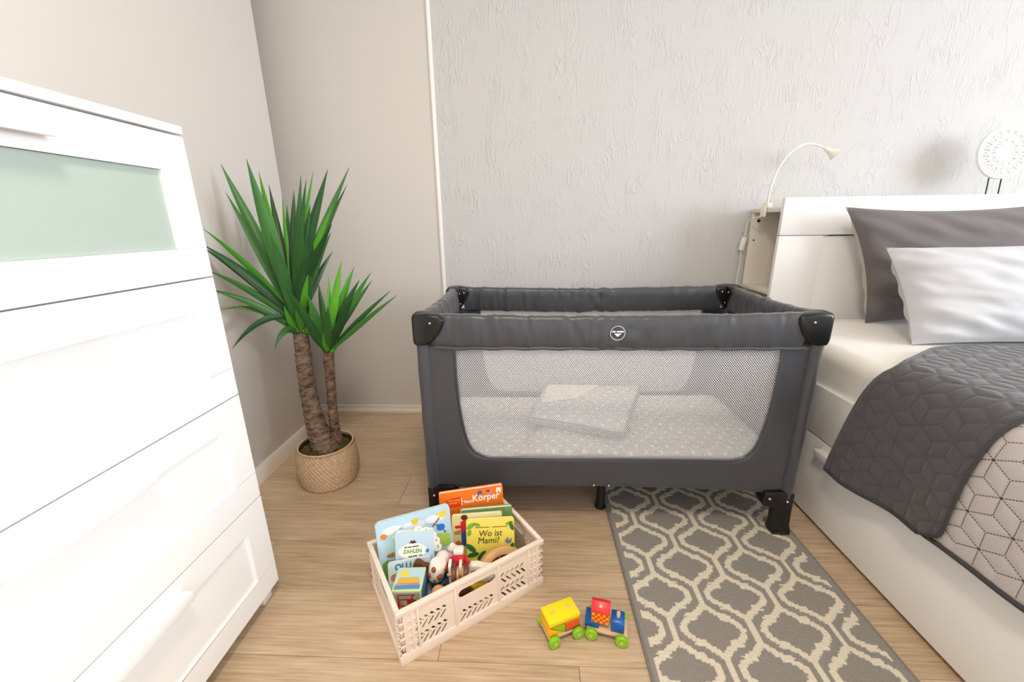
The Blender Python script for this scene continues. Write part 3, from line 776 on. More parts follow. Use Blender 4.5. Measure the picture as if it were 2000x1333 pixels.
# bound edges
M_bind = mat('dark_binding', (62, 61, 65), 0.8)
def edge_pts(ya, off, s0=0.0, s1=1.95, n=90):
    out = []
    for s in np.linspace(s0, s1, n):
        x, z = path(s); nx, nz = nrm_path(s); y_ = float(ya(np.array(s)))
        hang = max(0, min(1, 1 - s / 0.40)); wv = hang * (0.008 * math.sin(y_ * 17 + 1.0) + 0.004 * math.sin(y_ * 31 + s * 9))
        out.append((x + nx * (off + wv), y_, z + nz * (off + wv) + hang * 0.038 * max(0, min(1, (1.12 - y_) / 0.3))))
    return out
tube('fold_edge', edge_pts(yfold, 0.010), 0.007, M_qd, bs, True, 8)
tube('free_edge', edge_pts(ydark, 0.014), 0.004, M_bind, bs, True, 6)
def hem_pts(y0, y1, off, n=110):
    out = []
    for y_ in np.linspace(y0, y1, n):
        x, z = path(0.0); nx, nz = nrm_path(0.002); wv = 0.008 * math.sin(y_ * 17 + 1.0) + 0.004 * math.sin(y_ * 31)
        out.append((x + nx * (off + wv), y_, z + 0.038 * max(0, min(1, (1.12 - y_) / 0.3))))
    return out
tube('hem_binding', hem_pts(1.08, -0.15, 0.004), 0.006, M_bind, bs, True, 8)
tube('hem_binding', hem_pts(1.186, 0.868, 0.013), 0.0055, M_bind, bs, True, 8)

# ---------------------------------------------------------------- clip lamp on the headboard
lp = thing('clip_lamp', 'white gooseneck reading lamp clipped to the headboard shelf', 'lamp', (1.10, 1.985, 1.09))
M_lw = mat('cream_white_plastic', (240, 236, 224), 0.4)
box('clamp', (1.060, 1.962, 1.0905), (1.084, 2.006, 1.112), M_lw, lp, 0.004, True)
box('clamp_jaw', (1.0525, 1.966, 1.052), (1.0645, 2.002, 1.100), M_lw, lp, 0.004, True)
neck = smooth_pts([(1.072, 1.985, 1.11), (1.076, 1.985, 1.18), (1.095, 1.985, 1.255), (1.135, 1.985, 1.32), (1.185, 1.985, 1.352), (1.235, 1.985, 1.352), (1.283, 1.985, 1.335)], 6)
tube('gooseneck', neck, 0.0048, M_lw, lp, True, 10)
dirv = Vector((0.80, -0.18, -0.52)).normalized()
Mh = Matrix.Translation((1.278, 1.985, 1.337)) @ dirv.to_track_quat('Z', 'Y').to_matrix().to_4x4()
hd = lathe('lamp_head', [(0.007, 0.0), (0.010, 0.006), (0.012, 0.025), (0.016, 0.036), (0.024, 0.050), (0.026, 0.053), (0.0235, 0.053), (0.013, 0.036), (0.002, 0.034)], M_lw, lp, 28, Mh, True)
lathe('bulb', [(0.003, 0.030), (0.011, 0.038), (0.010, 0.046), (0.003, 0.050)], mat('bulb_glass', (250, 246, 235), 0.2), hd, 16, Mh, True)
M_cord = mat('cream_cord', (234, 229, 216), 0.5)
cord = smooth_pts([(1.060, 1.966, 1.058), (1.050, 2.00, 1.052), (1.042, 2.05, 1.045), (1.040, 2.075, 1.02), (1.040, 2.08, 0.98), (1.037, 2.08, 0.96)], 8)
tube('cord', cord, 0.0028, M_cord, lp, True, 8)
sw = bmesh.new(); bbox(sw, (-0.011, -0.009, -0.032), (0.011, 0.009, 0.032), 0.005, 3, Matrix.Translation((1.034, 2.08, 0.928)) @ Matrix.Rotation(math.radians(8), 4, 'Y'))
so = bmo('cord_switch', sw, M_lw, lp, True, ang=50)
box('rocker', (1.028, 2.067, 0.918), (1.040, 2.0715, 0.938), M_lw, so, 0.002, True)
tube('cord', smooth_pts([(1.030, 2.08, 0.898), (1.034, 2.08, 0.84), (1.030, 2.08, 0.76), (1.034, 2.08, 0.66), (1.040, 2.08, 0.40), (1.036, 2.08, 0.05)], 8), 0.0028, M_cord, lp, True, 8)

# carved ornament on the headboard
orn = thing('carved_disc', 'white openwork mandala disc on thin dark legs atop the headboard', 'ornament', (2.02, 1.97, 1.09))
oc = Vector((2.012, 1.972, 1.300)); RM = Matrix.Translation(oc) @ Matrix.Rotation(math.radians(-7), 4, 'X')
M_ow = mat('matt_white_wood', (246, 246, 244), 0.6)
def ringd(nm, r, t, dep):
    prof = []
    bm = bmesh.new(); n = 64
    vs = [[bm.verts.new(RM @ Vector((rr * math.cos(2 * PI * i / n), yy2, rr * math.sin(2 * PI * i / n)))) for i in range(n)] for rr, yy2 in ((r - t, -dep), (r, -dep), (r, dep), (r - t, dep))]
    for k in range(4):
        for i in range(n): bm.faces.new((vs[k][i], vs[k][(i + 1) % n], vs[(k + 1) % 4][(i + 1) % n], vs[(k + 1) % 4][i]))
    return bmo(nm, bm, M_ow, orn, True, ang=40)
ringd('outer_ring', 0.105, 0.015, 0.006); ringd('middle_ring', 0.062, 0.007, 0.006); ringd('inner_ring', 0.036, 0.008, 0.006)
def petal(r0, r1, wd, ang):
    pts = []
    for k in range(16):
        a = 2 * PI * k / 16; rr = (r0 + r1) / 2 + (r1 - r0) / 2 * math.cos(a); tt = wd * math.sin(a)
        pts.append((rr, tt))
    rin = [((r0 + r1) / 2 + (p[0] - (r0 + r1) / 2) * 0.55, p[1] * 0.45) for p in pts]
    bm = bmesh.new(); R_ = RM @ Matrix.Rotation(ang, 4, 'Y')
    L = [[bm.verts.new(R_ @ Vector((p[0], d_, p[1]))) for p in ps] for ps, d_ in ((rin, -0.005), (pts, -0.005), (pts, 0.005), (rin, 0.005))]
    for k in range(4):
        for i in range(16): bm.faces.new((L[k][i], L[k][(i + 1) % 16], L[(k + 1) % 4][(i + 1) % 16], L[(k + 1) % 4][i]))
    return bmo('petal', bm, M_ow, orn, True, ang=40)
for k in range(18): petal(0.059, 0.093, 0.0088, 2 * PI * k / 18)
for k in range(12): petal(0.034, 0.058, 0.0085, 2 * PI * (k + 0.5) / 12)
lathe('boss', [(0.012, -0.005), (0.029, -0.004), (0.029, 0.004), (0.012, 0.005)], M_ow, orn, 24, RM @ Matrix.Rotation(PI / 2, 4, 'X'), True)
M_leg = mat('dark_wire', (52, 50, 50), 0.5, metal=0.5)
for dx in (-0.026, 0.026):
    tube('stand_leg', [(oc.x + dx, 1.974, 1.205), (oc.x + dx - 0.003, 1.962, 1.0905)], 0.0024, M_leg, orn, True, 8)
box('stand_foot', (1.955, 1.93, 1.0902), (2.065, 2.0, 1.096), M_leg, orn, 0.002, True)

# ---------------------------------------------------------------- rug
def rug_mask(X, Y):
    qn = 0.0046
    X = np.round(X / qn) * qn; Y = np.round(Y / qn) * qn
    def shape(cx, cy):
        P = 0.208
        dx = np.mod(X - cx + P / 2, P) - P / 2; dy = np.mod(Y - cy + P / 2, P) - P / 2
        ax, ay = np.abs(dx), np.abs(dy)
        wo = np.interp(ay, [0, .017, .029, .037, .0372, .0445, .0447, .057, .067, .074], [.084, .081, .069, .052, .063, .055, .042, .028, .016, .009])
        wi = np.interp(ay, [0, .012, .021, .0265, .0267, .033, .0332, .043, .053, .058], [.067, .063, .051, .038, .029, .029, .033, .019, .007, .0])
        inside = (ay < .074) & (ax < wo) & ~((ay < .060) & (ax < wi))
        return inside | ((ay >= .074) & (ax < .0072)), (ay < .074) & (ax < wo)
    a, fa = shape(0.374, 1.142); b, fb = shape(0.478, 1.246)
    return (a & ~(fb & ~b & False)) | b
RX0, RX1, RY0, RY1 = 0.281, 0.899, 0.30, 1.455
rg = thing('rug', 'grey runner rug with cream trellis pattern beside the bed', 'rug', (0.59, 0.88, 0))
nx_, ny_ = 205, 385
xs = np.linspace(RX0 + 0.006, RX1 - 0.006, nx_ + 1); ys = np.linspace(RY0 + 0.006, RY1 - 0.006, ny_ + 1)
XX, YYg = np.meshgrid(xs, ys)
mk = rug_mask(XX, YYg) & (XX > RX0 + 0.018) & (XX < RX1 - 0.022)
M_rug = attr_mat('woven_rug', (146, 142, 136), (222, 214, 196), 0.95, 420, 0.5, 0.002, 0.10)
rng = np.random.default_rng(3)
zz = 0.0065 + mk * 0.0012 + rng.uniform(-0.0005, 0.0005, mk.shape)
v = np.stack([XX, YYg, zz], -1).reshape(-1, 3).tolist()
f = [(j * (nx_ + 1) + i, j * (nx_ + 1) + i + 1, (j + 1) * (nx_ + 1) + i + 1, (j + 1) * (nx_ + 1) + i) for j in range(ny_) for i in range(nx_)]
o = pd('pile', v, f, M_rug, rg, True, False); o['kind'] = 'stuff'
a = o.data.attributes.new('mask', 'FLOAT', 'POINT'); a.data.foreach_set('value', mk.astype(np.float32).ravel())
M_bd = mat('grey_rug_border', (128, 126, 122), 0.95, bump=(300, 0.4, 0.002))
box('backing', (RX0 + 0.004, RY0 + 0.004, 0.0005), (RX1 - 0.004, RY1 - 0.004, 0.0055), M_bd, rg, 0.001, True)
for A, B in (((RX0 + .004, RY0 + .004), (RX0 + .004, RY1 - .004)), ((RX1 - .004, RY0 + .004), (RX1 - .004, RY1 - .004)), ((RX0 + .004, RY0 + .004), (RX1 - .004, RY0 + .004)), ((RX0 + .004, RY1 - .004), (RX1 - .004, RY1 - .004))):
    tube('bound_edge', [(A[0] + (B[0] - A[0]) * i / 30, A[1] + (B[1] - A[1]) * i / 30, 0.0043) for i in range(31)], 0.0042, M_bd, rg, True, 8)

# ---------------------------------------------------------------- potted yucca
pot = thing('plant_basket', 'round woven seagrass basket pot holding the two-stemmed yucca', 'basket', (-0.856, 1.462, 0))
prof = [(0.098, 0.004), (0.106, 0.010), (0.112, 0.035), (0.116, 0.07), (0.114, 0.105), (0.110, 0.135), (0.106, 0.158), (0.105, 0.166)]
PR = smooth_pts([(p[0], 0, p[1]) for p in prof], 9)
M_bask = mat('seagrass', (214, 184, 152), 0.85, spec=0.15, var=(90, 0.22))
def bfn(u, v):
    k = v * (len(PR) - 1); i = min(int(k), len(PR) - 2); p = PR[i].lerp(PR[i + 1], k - i); a = u * 2 * PI
    tw = 0.0032 * abs(math.sin((a * 44 + p.z * 300) * 0.5)) + 0.0012 * math.sin(p.z * 2 * PI / 0.0075)
    lean = 0.006 * math.sin(a * 2 + 1) * p.z / 0.16
    r = p.x + tw + lean
    return Vector((r * math.cos(a), r * math.sin(a) + p.z * 0.03, p.z))
grid('woven_wall', bfn, 420, 96, M_bask, pot)
rim = [(0.106 * math.cos(2 * PI * i / 60) + 0.0, 0.106 * math.sin(2 * PI * i / 60) + 0.005, 0.167) for i in range(61)]
tube('rim', rim, 0.0042, M_bask, pot, n=8)
lathe('liner', [(0.092, 0.006), (0.101, 0.03), (0.104, 0.09), (0.0975, 0.150), (0.0985, 0.161), (0.0965, 0.161), (0.0960, 0.13)], mat('dark_liner', (40, 34, 28), 0.9), pot, 40, Matrix.Translation((0, 0.004, 0)))
lathe('base', [(0.100, 0.0), (0.104, 0.006)], M_bask, pot, 40)
pl = thing('yucca', 'artificial yucca plant with two stems growing from the woven basket', 'plant', (-0.856, 1.462, 0.14))
M_moss = mat('moss', (92, 84, 40), 0.95, var=(70, 0.6), bump=(150, 1.0, 0.006))
def mossf(u, v):
    a = u * 2 * PI; r = 0.0955 * v; p = Vector((r * math.cos(a), r * math.sin(a) + 0.004, 0))
    p.z = 0.010 + 0.010 * noise.noise(p * 38) + 0.005 * noise.noise(p * 110) + 0.006 * (1 - v)
    return p
mo = grid('moss', mossf, 70, 26, M_moss, pl); mo['kind'] = 'stuff'
def bark_mat():
    m = bpy.data.materials.new('yucca_bark'); m.use_nodes = True; nt = m.node_tree; b = nt.nodes['Principled BSDF']
    tc = N(nt, 'ShaderNodeTexCoord'); mp = N(nt, 'ShaderNodeMapping'); mp.inputs['Scale'].default_value = (30, 30, 75)
    nt.links.new(tc.outputs['Object'], mp.inputs[0]); n = N(nt, 'ShaderNodeTexNoise', i_Scale=1.0, i_Detail=5.0, i_Roughness=0.7)
    nt.links.new(mp.outputs[0], n.inputs['Vector']); cr = N(nt, 'ShaderNodeValToRGB')
    cr.color_ramp.elements[0].position = 0.35; cr.color_ramp.elements[0].color = lin((58, 44, 36)) + (1,)
    cr.color_ramp.elements[1].position = 0.66; cr.color_ramp.elements[1].color = lin((158, 132, 112)) + (1,)
    nt.links.new(n.outputs['Fac'], cr.inputs[0]); nt.links.new(cr.outputs[0], b.inputs['Base Color']); b.inputs['Roughness'].default_value = 0.85
    bp = N(nt, 'ShaderNodeBump', i_Strength=0.7, i_Distance=0.004); nt.links.new(n.outputs['Fac'], bp.inputs['Height']); nt.links.new(bp.outputs[0], b.inputs['Normal'])
    return m
M_bark = bark_mat()
def trunk(pts, rads):
    P = smooth_pts(pts, 14); k = len(P); R = np.interp(np.linspace(0, 1, k), np.linspace(0, 1, len(rads)), rads)
    v, f = tube_data(P, list(R), 20)
    for i, p in enumerate(v):
        ring_ = i // 20; c = P[ring_]; d_ = p - c
        k2 = 1 + 0.10 * noise.noise(p * 30) + 0.035 * math.sin(ring_ * 1.9) + 0.06 * noise.noise(Vector((p.x * 60, p.y * 60, p.z * 160)))
        v[i] = c + d_ * k2
    return pd('stem', v, f, M_bark, pl, True, True)
S1 = [(-0.840, 1.44, 0.14), (-0.862, 1.448, 0.20), (-0.885, 1.46, 0.29), (-0.895, 1.468, 0.42), (-0.893, 1.47, 0.55), (-0.888, 1.47, 0.64)]
trunk(S1, [0.050, 0.045, 0.035, 0.030, 0.029, 0.028])
S2 = [(-0.822, 1.50, 0.15), (-0.826, 1.50, 0.25), (-0.818, 1.50, 0.38), (-0.806, 1.50, 0.555)]
trunk(S2, [0.024, 0.019, 0.018, 0.021])
M_lf = leaf_mat('yucca_leaf', (30, 74, 34), (66, 120, 56))
M_lb = leaf_mat('young_yucca_leaf', (62, 140, 34), (96, 172, 46))
def px3(x, y, Y):
    r = Matrix((xv, yv, zv)) @ _ray(x, y); k = Y / r.y
    return Vector((r.x * k, Y, CAMZ + r.z * k))
def leaf(B, T, wd, bow, mt_, twist=0.0, fold=0.28):
    B, T = Vector(B), Vector(T); n = 11
    mid = (B + T) / 2 + Vector(bow)
    v = []; f = []
    view = Vector((0.5, -0.85, 0.25)).normalized()
    for i in range(n + 1):
        t = i / n; p = B * (1 - t) ** 2 + mid * 2 * t * (1 - t) + T * t * t
        tg = ((mid - B) * (1 - t) + (T - mid) * t).normalized()
        s = tg.cross(view); s = s.normalized() if s.length > 1e-3 else tg.orthogonal().normalized()
        s = (Matrix.Rotation(twist * (0.4 + t), 3, tg) @ s); nn = s.cross(tg).normalized()
        ww = wd * (0.42 + 0.58 * math.sin(min(1, t / 0.42) * PI / 2)) if t < 0.42 else wd * max(0.0, (1 - ((t - 0.42) / 0.58) ** 1.7))
        ww = max(ww, 0.0006)
        v += [p - s * ww, p - s * ww * 0.5 + nn * ww * fold * 0.6, p + nn * ww * fold, p + s * ww * 0.5 + nn * ww * fold * 0.6, p + s * ww]
    for i in range(n):
        for j in range(4): a_ = i * 5 + j; f.append((a_, a_ + 1, a_ + 6, a_ + 5))
    return pd('leaf', v, f, mt_, pl, True, True)
# tips in the two crowns: (pixel x, y, depth Y, base height on the crown 0..1, half width, young)
L1 = [(431, 320, 1.50, .75, .020, 0), (481, 310, 1.40, .8, .022, 0), (505, 334, 1.44, .9, .016, 1), (525, 361, 1.60, .9, .014, 0), (551, 383, 1.62, 1, .009, 1),
      (588, 343, 1.52, .9, .013, 0), (598, 351, 1.42, .9, .014, 0), (612, 334, 1.62, 1, .010, 1), (640, 331, 1.50, .95, .018, 0), (682, 327, 1.56, .9, .015, 0),
      (678, 361, 1.66, .9, .013, 0), (651, 400, 1.40, .85, .012, 1), (648, 438, 1.30, .75, .016, 0), (647, 454, 1.55, .55, .017, 0), (650, 491, 1.60, .35, .013, 0), (641, 470, 1.50, .5, .016, 0),
      (441, 376, 1.44, .6, .017, 0), (397, 447, 1.36, .62, .012, 1), (395, 477, 1.34, .5, .017, 0), (392, 482, 1.37, .45, .014, 0), (405, 528, 1.36, .35, .013, 0),
      (415, 566, 1.36, .2, .012, 0), (418, 569, 1.33, .18, .011, 0), (428, 606, 1.36, .05, .010, 0), (454, 681, 1.32, .4, .012, 0), (536, 684, 1.34, .0, .013, 0),
      (528, 457, 1.33, .3, .020, 0), (612, 474, 1.36, .15, .024, 0), (574, 372, 1.55, .95, .016, 0), (560, 400, 1.64, .9, .016, 0), (620, 400, 1.62, .8, .018, 0), (470, 420, 1.58, .6, .015, 0), (602, 536, 1.37, .1, .012, 1), (590, 420, 1.36, .5, .020, 0), (545, 470, 1.55, .4, .018, 0), (625, 455, 1.62, .5, .018, 0), (606, 400, 1.48, .7, .018, 0)]
for i, (x, y_, Y, h, wd, yg) in enumerate(L1):
    T = px3(x, y_, Y); T.x = max(T.x, XL + 0.02)
    ax = Vector((-0.888, 1.47, 0.635)).lerp(Vector((-0.900, 1.465, 0.80)), h)
    d_ = (T - ax); flat = Vector((d_.x, d_.y, 0)); B = ax + (flat.normalized() * 0.014 if flat.length > 0.02 else Vector((0, 0, 0)))
    up = 0.035 if y_ > 440 else 0.012
    if y_ > 600: up = 0.09
    leaf(B, T, wd, Vector((0, 0, up)) - d_.normalized() * 0.01, M_lb if yg else M_lf, random.uniform(-0.45, 0.45))
L2 = [(667, 510, 1.50, .9, .015, 1), (692, 521, 1.56, .9, .014, 1), (642, 537, 1.50, .8, .008, 1), (622, 554, 1.55, .6, .012, 0), (702, 547, 1.55, .7, .014, 0), (725, 532, 1.50, .6, .012, 0),
      (727, 548, 1.58, .55, .012, 0), (763, 568, 1.56, .3, .010, 0), (776, 577, 1.48, .2, .010, 0), (600, 575, 1.40, .3, .017, 0), (554, 557, 1.34, .1, .016, 0), (640, 600, 1.38, .3, .014, 0), (690, 580, 1.40, .3, .017, 0), (596, 640, 1.56, .1, .012, 0), (660, 560, 1.60, .7, .015, 0), (676, 600, 1.58, .3, .013, 0)]
for i, (x, y_, Y, h, wd, yg) in enumerate(L2):
    T = px3(x, y_, Y)
    ax = Vector((-0.806, 1.50, 0.545)).lerp(Vector((-0.802, 1.50, 0.62)), h)
    d_ = (T - ax); flat = Vector((d_.x, d_.y, 0)); B = ax + (flat.normalized() * 0.010 if flat.length > 0.02 else Vector((0, 0, 0)))
    leaf(B, T, wd, Vector((0, 0, 0.02 if y_ < 560 else 0.012)), M_lb if yg else M_lf, random.uniform(-0.4, 0.4))
# leaf sheath collars at the stem tops
for c_, r_, h_, n_ in (((-0.888, 1.47, 0.63), 0.024, 0.17, 14), ((-0.806, 1.50, 0.548), 0.017, 0.09, 9)):
    for k in range(n_):
        a_ = 2 * PI * k / n_ * 2.4; z_ = c_[2] + (k / n_) * h_ * 0.5
        B = Vector((c_[0] + r_ * math.cos(a_) * 0.8, c_[1] + r_ * math.sin(a_) * 0.8, z_))
        T = B + Vector((0.030 * math.cos(a_), 0.030 * math.sin(a_), 0.085 + 0.02 * (k % 3)))
        leaf(B, T, 0.013, (0, 0, 0.0), M_lb if k < n_ * 0.5 else M_lf, 0.1)

# ---------------------------------------------------------------- folding crate
CA = math.radians(35.1)
CR = Vector((-0.315, 0.712, 0))
CLN, CW, CH = 0.430, 0.273, 0.163
M_cr = mat('blush_plastic', (238, 222, 208), 0.45, spec=0.35)
cr = thing('folding_crate', 'blush plastic folding crate with herringbone slots full of books and toys', 'crate', CR, (0, 0, CA))
def crate_wall(L, H, secs, hx0, hx1):
    """wall in local x(0..L) z(0..H), thickness y(0..0.006), slots cut right through"""
    bm = bmesh.new(); bbox(bm, (0, 0, 0), (L, 0.0022, H), 0)
    me = bpy.data.meshes.new('wall_panel'); bm.to_mesh(me); bm.free()
    ob = bpy.data.objects.new('tmp_wall', me); C.objects.link(ob)
    cb_ = bmesh.new()
    def slot(cx, cz, ln, wd, ang):
        bbox(cb_, (-ln / 2, -0.02, -wd / 2), (ln / 2, 0.03, wd / 2), 0, 1, Matrix.Translation((cx, 0, cz)) @ Matrix.Rotation(-ang, 4, 'Y'))
    for x0, x1, z0, z1, flip in secs:
        stp = 0.0162; n = int((x1 - x0) / stp)
        for rw in range(int((z1 - z0) / 0.045 + 0.5)):
            zb = z0 + rw * 0.047
            for k in range(n):
                cx = x0 + stp * (k + 0.5)
                s = -1 if flip else 1
                slot(cx, zb + 0.014, 0.0245, 0.0050, s * math.radians(52))
                slot(cx + 0.004 * s, zb + 0.0345, 0.0120, 0.0064, -s * math.radians(36))
                slot(cx - 0.0045 * s, zb + 0.0275, 0.0040, 0.0038, -s * math.radians(36))
    hz = H - 0.034; hh = 0.0125
    bmh = []
    n = 10
    poly = [(hx0 + hh - hh * math.sin(PI * i / n), hz + hh * math.cos(PI * i / n)) for i in range(n + 1)] + [(hx1 - hh + hh * math.sin(PI * i / n), hz - hh * math.cos(PI * i / n)) for i in range(n + 1)]
    A = [cb_.verts.new((p[0], -0.02, p[1])) for p in poly]; B = [cb_.verts.new((p[0], 0.03, p[1])) for p in poly]
    cb_.faces.new(A); cb_.faces.new(B[::-1])
    for i in range(len(poly)): cb_.faces.new((A[i], A[(i + 1) % len(poly)], B[(i + 1) % len(poly)], B[i]))
    bmesh.ops.recalc_face_normals(cb_, faces=cb_.faces[:])
    cme = bpy.data.meshes.new('cut'); cb_.to_mesh(cme); cb_.free()
    co = bpy.data.objects.new('tmp_cut', cme); C.objects.link(co)
    md = ob.modifiers.new('b', 'BOOLEAN'); md.object = co; md.operation = 'DIFFERENCE'; md.solver = 'EXACT'; md.use_self = True
    dg = bpy.context.evaluated_depsgraph_get(); res = bpy.data.meshes.new_from_object(ob.evaluated_get(dg))
    bpy.data.objects.remove(ob); bpy.data.objects.remove(co)
    res.materials.clear(); res.materials.append(M_cr)
    return res
longw = crate_wall(CLN - 0.052, CH - 0.012, [(0.018, 0.110, 0.026, 0.118, False), (0.137, 0.242, 0.024, 0.070, False), (0.262, 0.352, 0.026, 0.118, True)], 0.135, 0.245)
shortw = crate_wall(CW - 0.046, CH - 0.012, [(0.014, 0.066, 0.026, 0.118, False), (0.163, 0.215, 0.026, 0.118, True)], 0.072, 0.156)
for y_, r_ in ((0.004, 0.0), (CW - 0.004, PI)):
    o = link('wall_panel', longw, None, cr); o.location = (0.026 if r_ == 0 else CLN - 0.026, y_, 0.004); o.rotation_euler = (0, 0, r_)
for x_, r_ in ((0.004, -PI / 2), (CLN - 0.004, PI / 2)):
    o = link('wall_panel', shortw, None, cr); o.location = (x_, CW - 0.023 if r_ < 0 else 0.023, 0.004); o.rotation_euler = (0, 0, r_)
def cx_(nm, lo, hi, bev=0.0012): return box(nm, lo, hi, M_cr, cr, bev)
cx_('floor_panel', (0.006, 0.006, 0.003), (CLN - 0.006, CW - 0.006, 0.007))
# base band and rim
for nm, z0, z1, t in (('base_band', 0.0, 0.030, 0.008), ('rim', CH - 0.012, CH, 0.012)):
    cx_(nm, (0, 0, z0), (CLN, t, z1)); cx_(nm, (0, CW - t, z0), (CLN, CW, z1))
    cx_(nm, (0, t, z0), (t, CW - t, z1)); cx_(nm, (CLN - t, t, z0), (CLN, CW - t, z1))
# ribs on the long sides
for yy0, yy1 in ((-0.0005, 0.005), (CW - 0.005, CW + 0.0005)):
    for x0 in (0.049, 0.148, 0.276, 0.376): cx_('rib', (x0, yy0, 0.03), (x0 + 0.006, yy1, CH - 0.012), 0.0008)
# ladder-like hinged corners
for sx_ in (0, 1):
    for sy_ in (0, 1):
        bm = bmesh.new()
        X = (lambda a: a) if sx_ == 0 else (lambda a: CLN - a)
        Yf = (lambda a: a) if sy_ == 0 else (lambda a: CW - a)
        def ab(x0, x1, y0, y1, z0, z1):
            xa, xb = sorted((X(x0), X(x1))); ya, yb = sorted((Yf(y0), Yf(y1))); bbox(bm, (xa, ya, z0), (xb, yb, z1), 0.0006, 1)
        ab(0.016, 0.026, 0.001, 0.010, 0.03, CH - 0.012); ab(0.001, 0.010, 0.016, 0.026, 0.03, CH - 0.012)
        ab(0.034, 0.040, 0.001, 0.006, 0.03, CH - 0.012)
        for k in range(6): 
            zz_ = 0.030 + k * 0.0236; ab(0.0005, 0.048, 0.0008, 0.005, zz_, zz_ + 0.0028); ab(0.0008, 0.005, 0.0005, 0.030, zz_, zz_ + 0.0028)
        ab(0.010, 0.016, 0.010, 0.016, 0.03, CH - 0.012)
        bmo('corner_hinge', bm, M_cr, cr, ang=40)

# ---------------------------------------------------------------- things in the crate (placed in the crate's frame, parented to nothing)
CM = Matrix.Translation(CR) @ Matrix.Rotation(CA, 4, 'Z')
def ct_thing(name, label, cat, u, v, z, rz=0, lean=0, roll=0, group=None):
    o = thing(name, label, cat, (0, 0, 0), (0, 0, 0), group)
    M = CM @ Matrix.Translation((u, v, z)) @ Matrix.Rotation(math.radians(rz), 4, 'Z') @ Matrix.Rotation(math.radians(-lean), 4, 'X') @ Matrix.Rotation(math.radians(roll), 4, 'Y')
    o.location = M.to_translation(); o.rotation_euler = M.to_euler()
    return o
def col(name, rgb, rough=0.45): return mat(name, rgb, rough, spec=0.4)
M_page = col('white_board_pages', (240, 238, 230), 0.7)
def rrect(w_, h_, r, n=5):
    out = []
    for cx, cz, a0 in ((w_ - r, r, -PI / 2), (w_ - r, h_ - r, 0), (r, h_ - r, PI / 2), (r, r, PI)):
        for i in range(n + 1): a = a0 + PI / 2 * i / n; out.append((cx + r * math.cos(a), cz + r * math.sin(a)))
    return out
def shape2(name, pts, m, par, y=-0.0006, t=0.0005): return extr(name, pts, 'y', y - t, y, m, par)
def ell(cx, cz, rx, rz, n=18, rot=0): 
    c, s = math.cos(rot), math.sin(rot)
    return [(cx + rx * math.cos(2 * PI * i / n) * c - rz * math.sin(2 * PI * i / n) * s, cz + rx * math.cos(2 * PI * i / n) * s + rz * math.sin(2 * PI * i / n) * c) for i in range(n)]
def board_book(o, w_, h_, t, cover, spine=None, r=0.01, pages=5):
    """front face at y=0 (facing -y), x 0..w, z 0..h"""
    f_ = extr('front_cover', rrect(w_, h_, r), 'y', 0.0, 0.0018, cover, o)
    extr('back_cover', rrect(w_, h_, r), 'y', t - 0.0018, t, cover, o)
    pg = (t - 0.0036) / pages
    for i in range(pages): extr('page', rrect(w_ - 0.002, h_ - 0.002, r), 'y', 0.0019 + i * pg, 0.0019 + (i + 1) * pg - 0.0003, M_page, o)
    box('spine', (-0.0012, 0.0, 0.004), (0.001, t, h_ - 0.004), spine or cover, o, 0.0004)
    return f_
T_ = lambda x, z, y=-0.0009: Matrix.Translation((x, y, z)) @ Matrix.Rotation(PI / 2, 4, 'X')
GB = 'picture books in the crate'
# 1 big sky-blue picture book
b1 = ct_thing('board_book', 'large pale blue picture book with sun and birds at crate left', 'book', 0.016, 0.200, 0.0125, -10, 14, 0, GB)
c1 = board_book(b1, 0.213, 0.222, 0.012, col('sky_blue_print', (188, 218, 238)), r=0.012)
for cx, cz, rx, rz in ((0.045, 0.19, 0.03, 0.012), (0.10, 0.185, 0.04, 0.014), (0.165, 0.19, 0.03, 0.012), (0.07, 0.17, 0.03, 0.01)): shape2('printed_cloud', ell(cx, cz, rx, rz), col('print_cloud', (232, 238, 244)), c1)
shape2('printed_sun', ell(0.108, 0.198, 0.0095, 0.0085), col('print_sun', (250, 200, 40)), c1, -0.0012)
shape2('printed_flower', ell(0.018, 0.178, 0.010, 0.009, 5), col('print_orange', (240, 130, 40)), c1, -0.0012)
shape2('printed_branch', [(0.125, 0.150), (0.150, 0.165), (0.178, 0.190), (0.181, 0.187), (0.152, 0.160), (0.126, 0.146)], col('print_brown', (150, 100, 64)), c1, -0.0012)
yb_ = col('print_yellow', (248, 214, 50))
shape2('printed_bird', ell(0.190, 0.196, 0.012, 0.007, 14, 0.3), yb_, c1, -0.0014)
shape2('printed_wing', [(0.186, 0.198), (0.172, 0.208), (0.170, 0.198)], yb_, c1, -0.0015); shape2('printed_wing', [(0.192, 0.200), (0.197, 0.216), (0.201, 0.202)], yb_, c1, -0.0015)
bb_ = col('print_blue', (40, 118, 190))
shape2('printed_bird', ell(0.181, 0.160, 0.012, 0.010), bb_, c1, -0.0014); shape2('printed_wing', [(0.172, 0.162), (0.166, 0.172), (0.176, 0.170)], bb_, c1, -0.0015); shape2('printed_tail', [(0.186, 0.154), (0.196, 0.142), (0.190, 0.140)], bb_, c1, -0.0015)
shape2('printed_meadow', [(0.140, 0.10), (0.205, 0.10), (0.205, 0.135), (0.175, 0.142), (0.150, 0.132)], col('print_meadow', (176, 206, 90)), c1, -0.0011)
shape2('printed_meadow', [(0.006, 0.05), (0.05, 0.05), (0.05, 0.10), (0.02, 0.108), (0.006, 0.10)], col('print_grass', (110, 160, 70)), c1, -0.0011)
shape2('printed_toadstool', ell(0.036, 0.120, 0.016, 0.006), col('print_rust', (190, 110, 80)), c1, -0.0013)
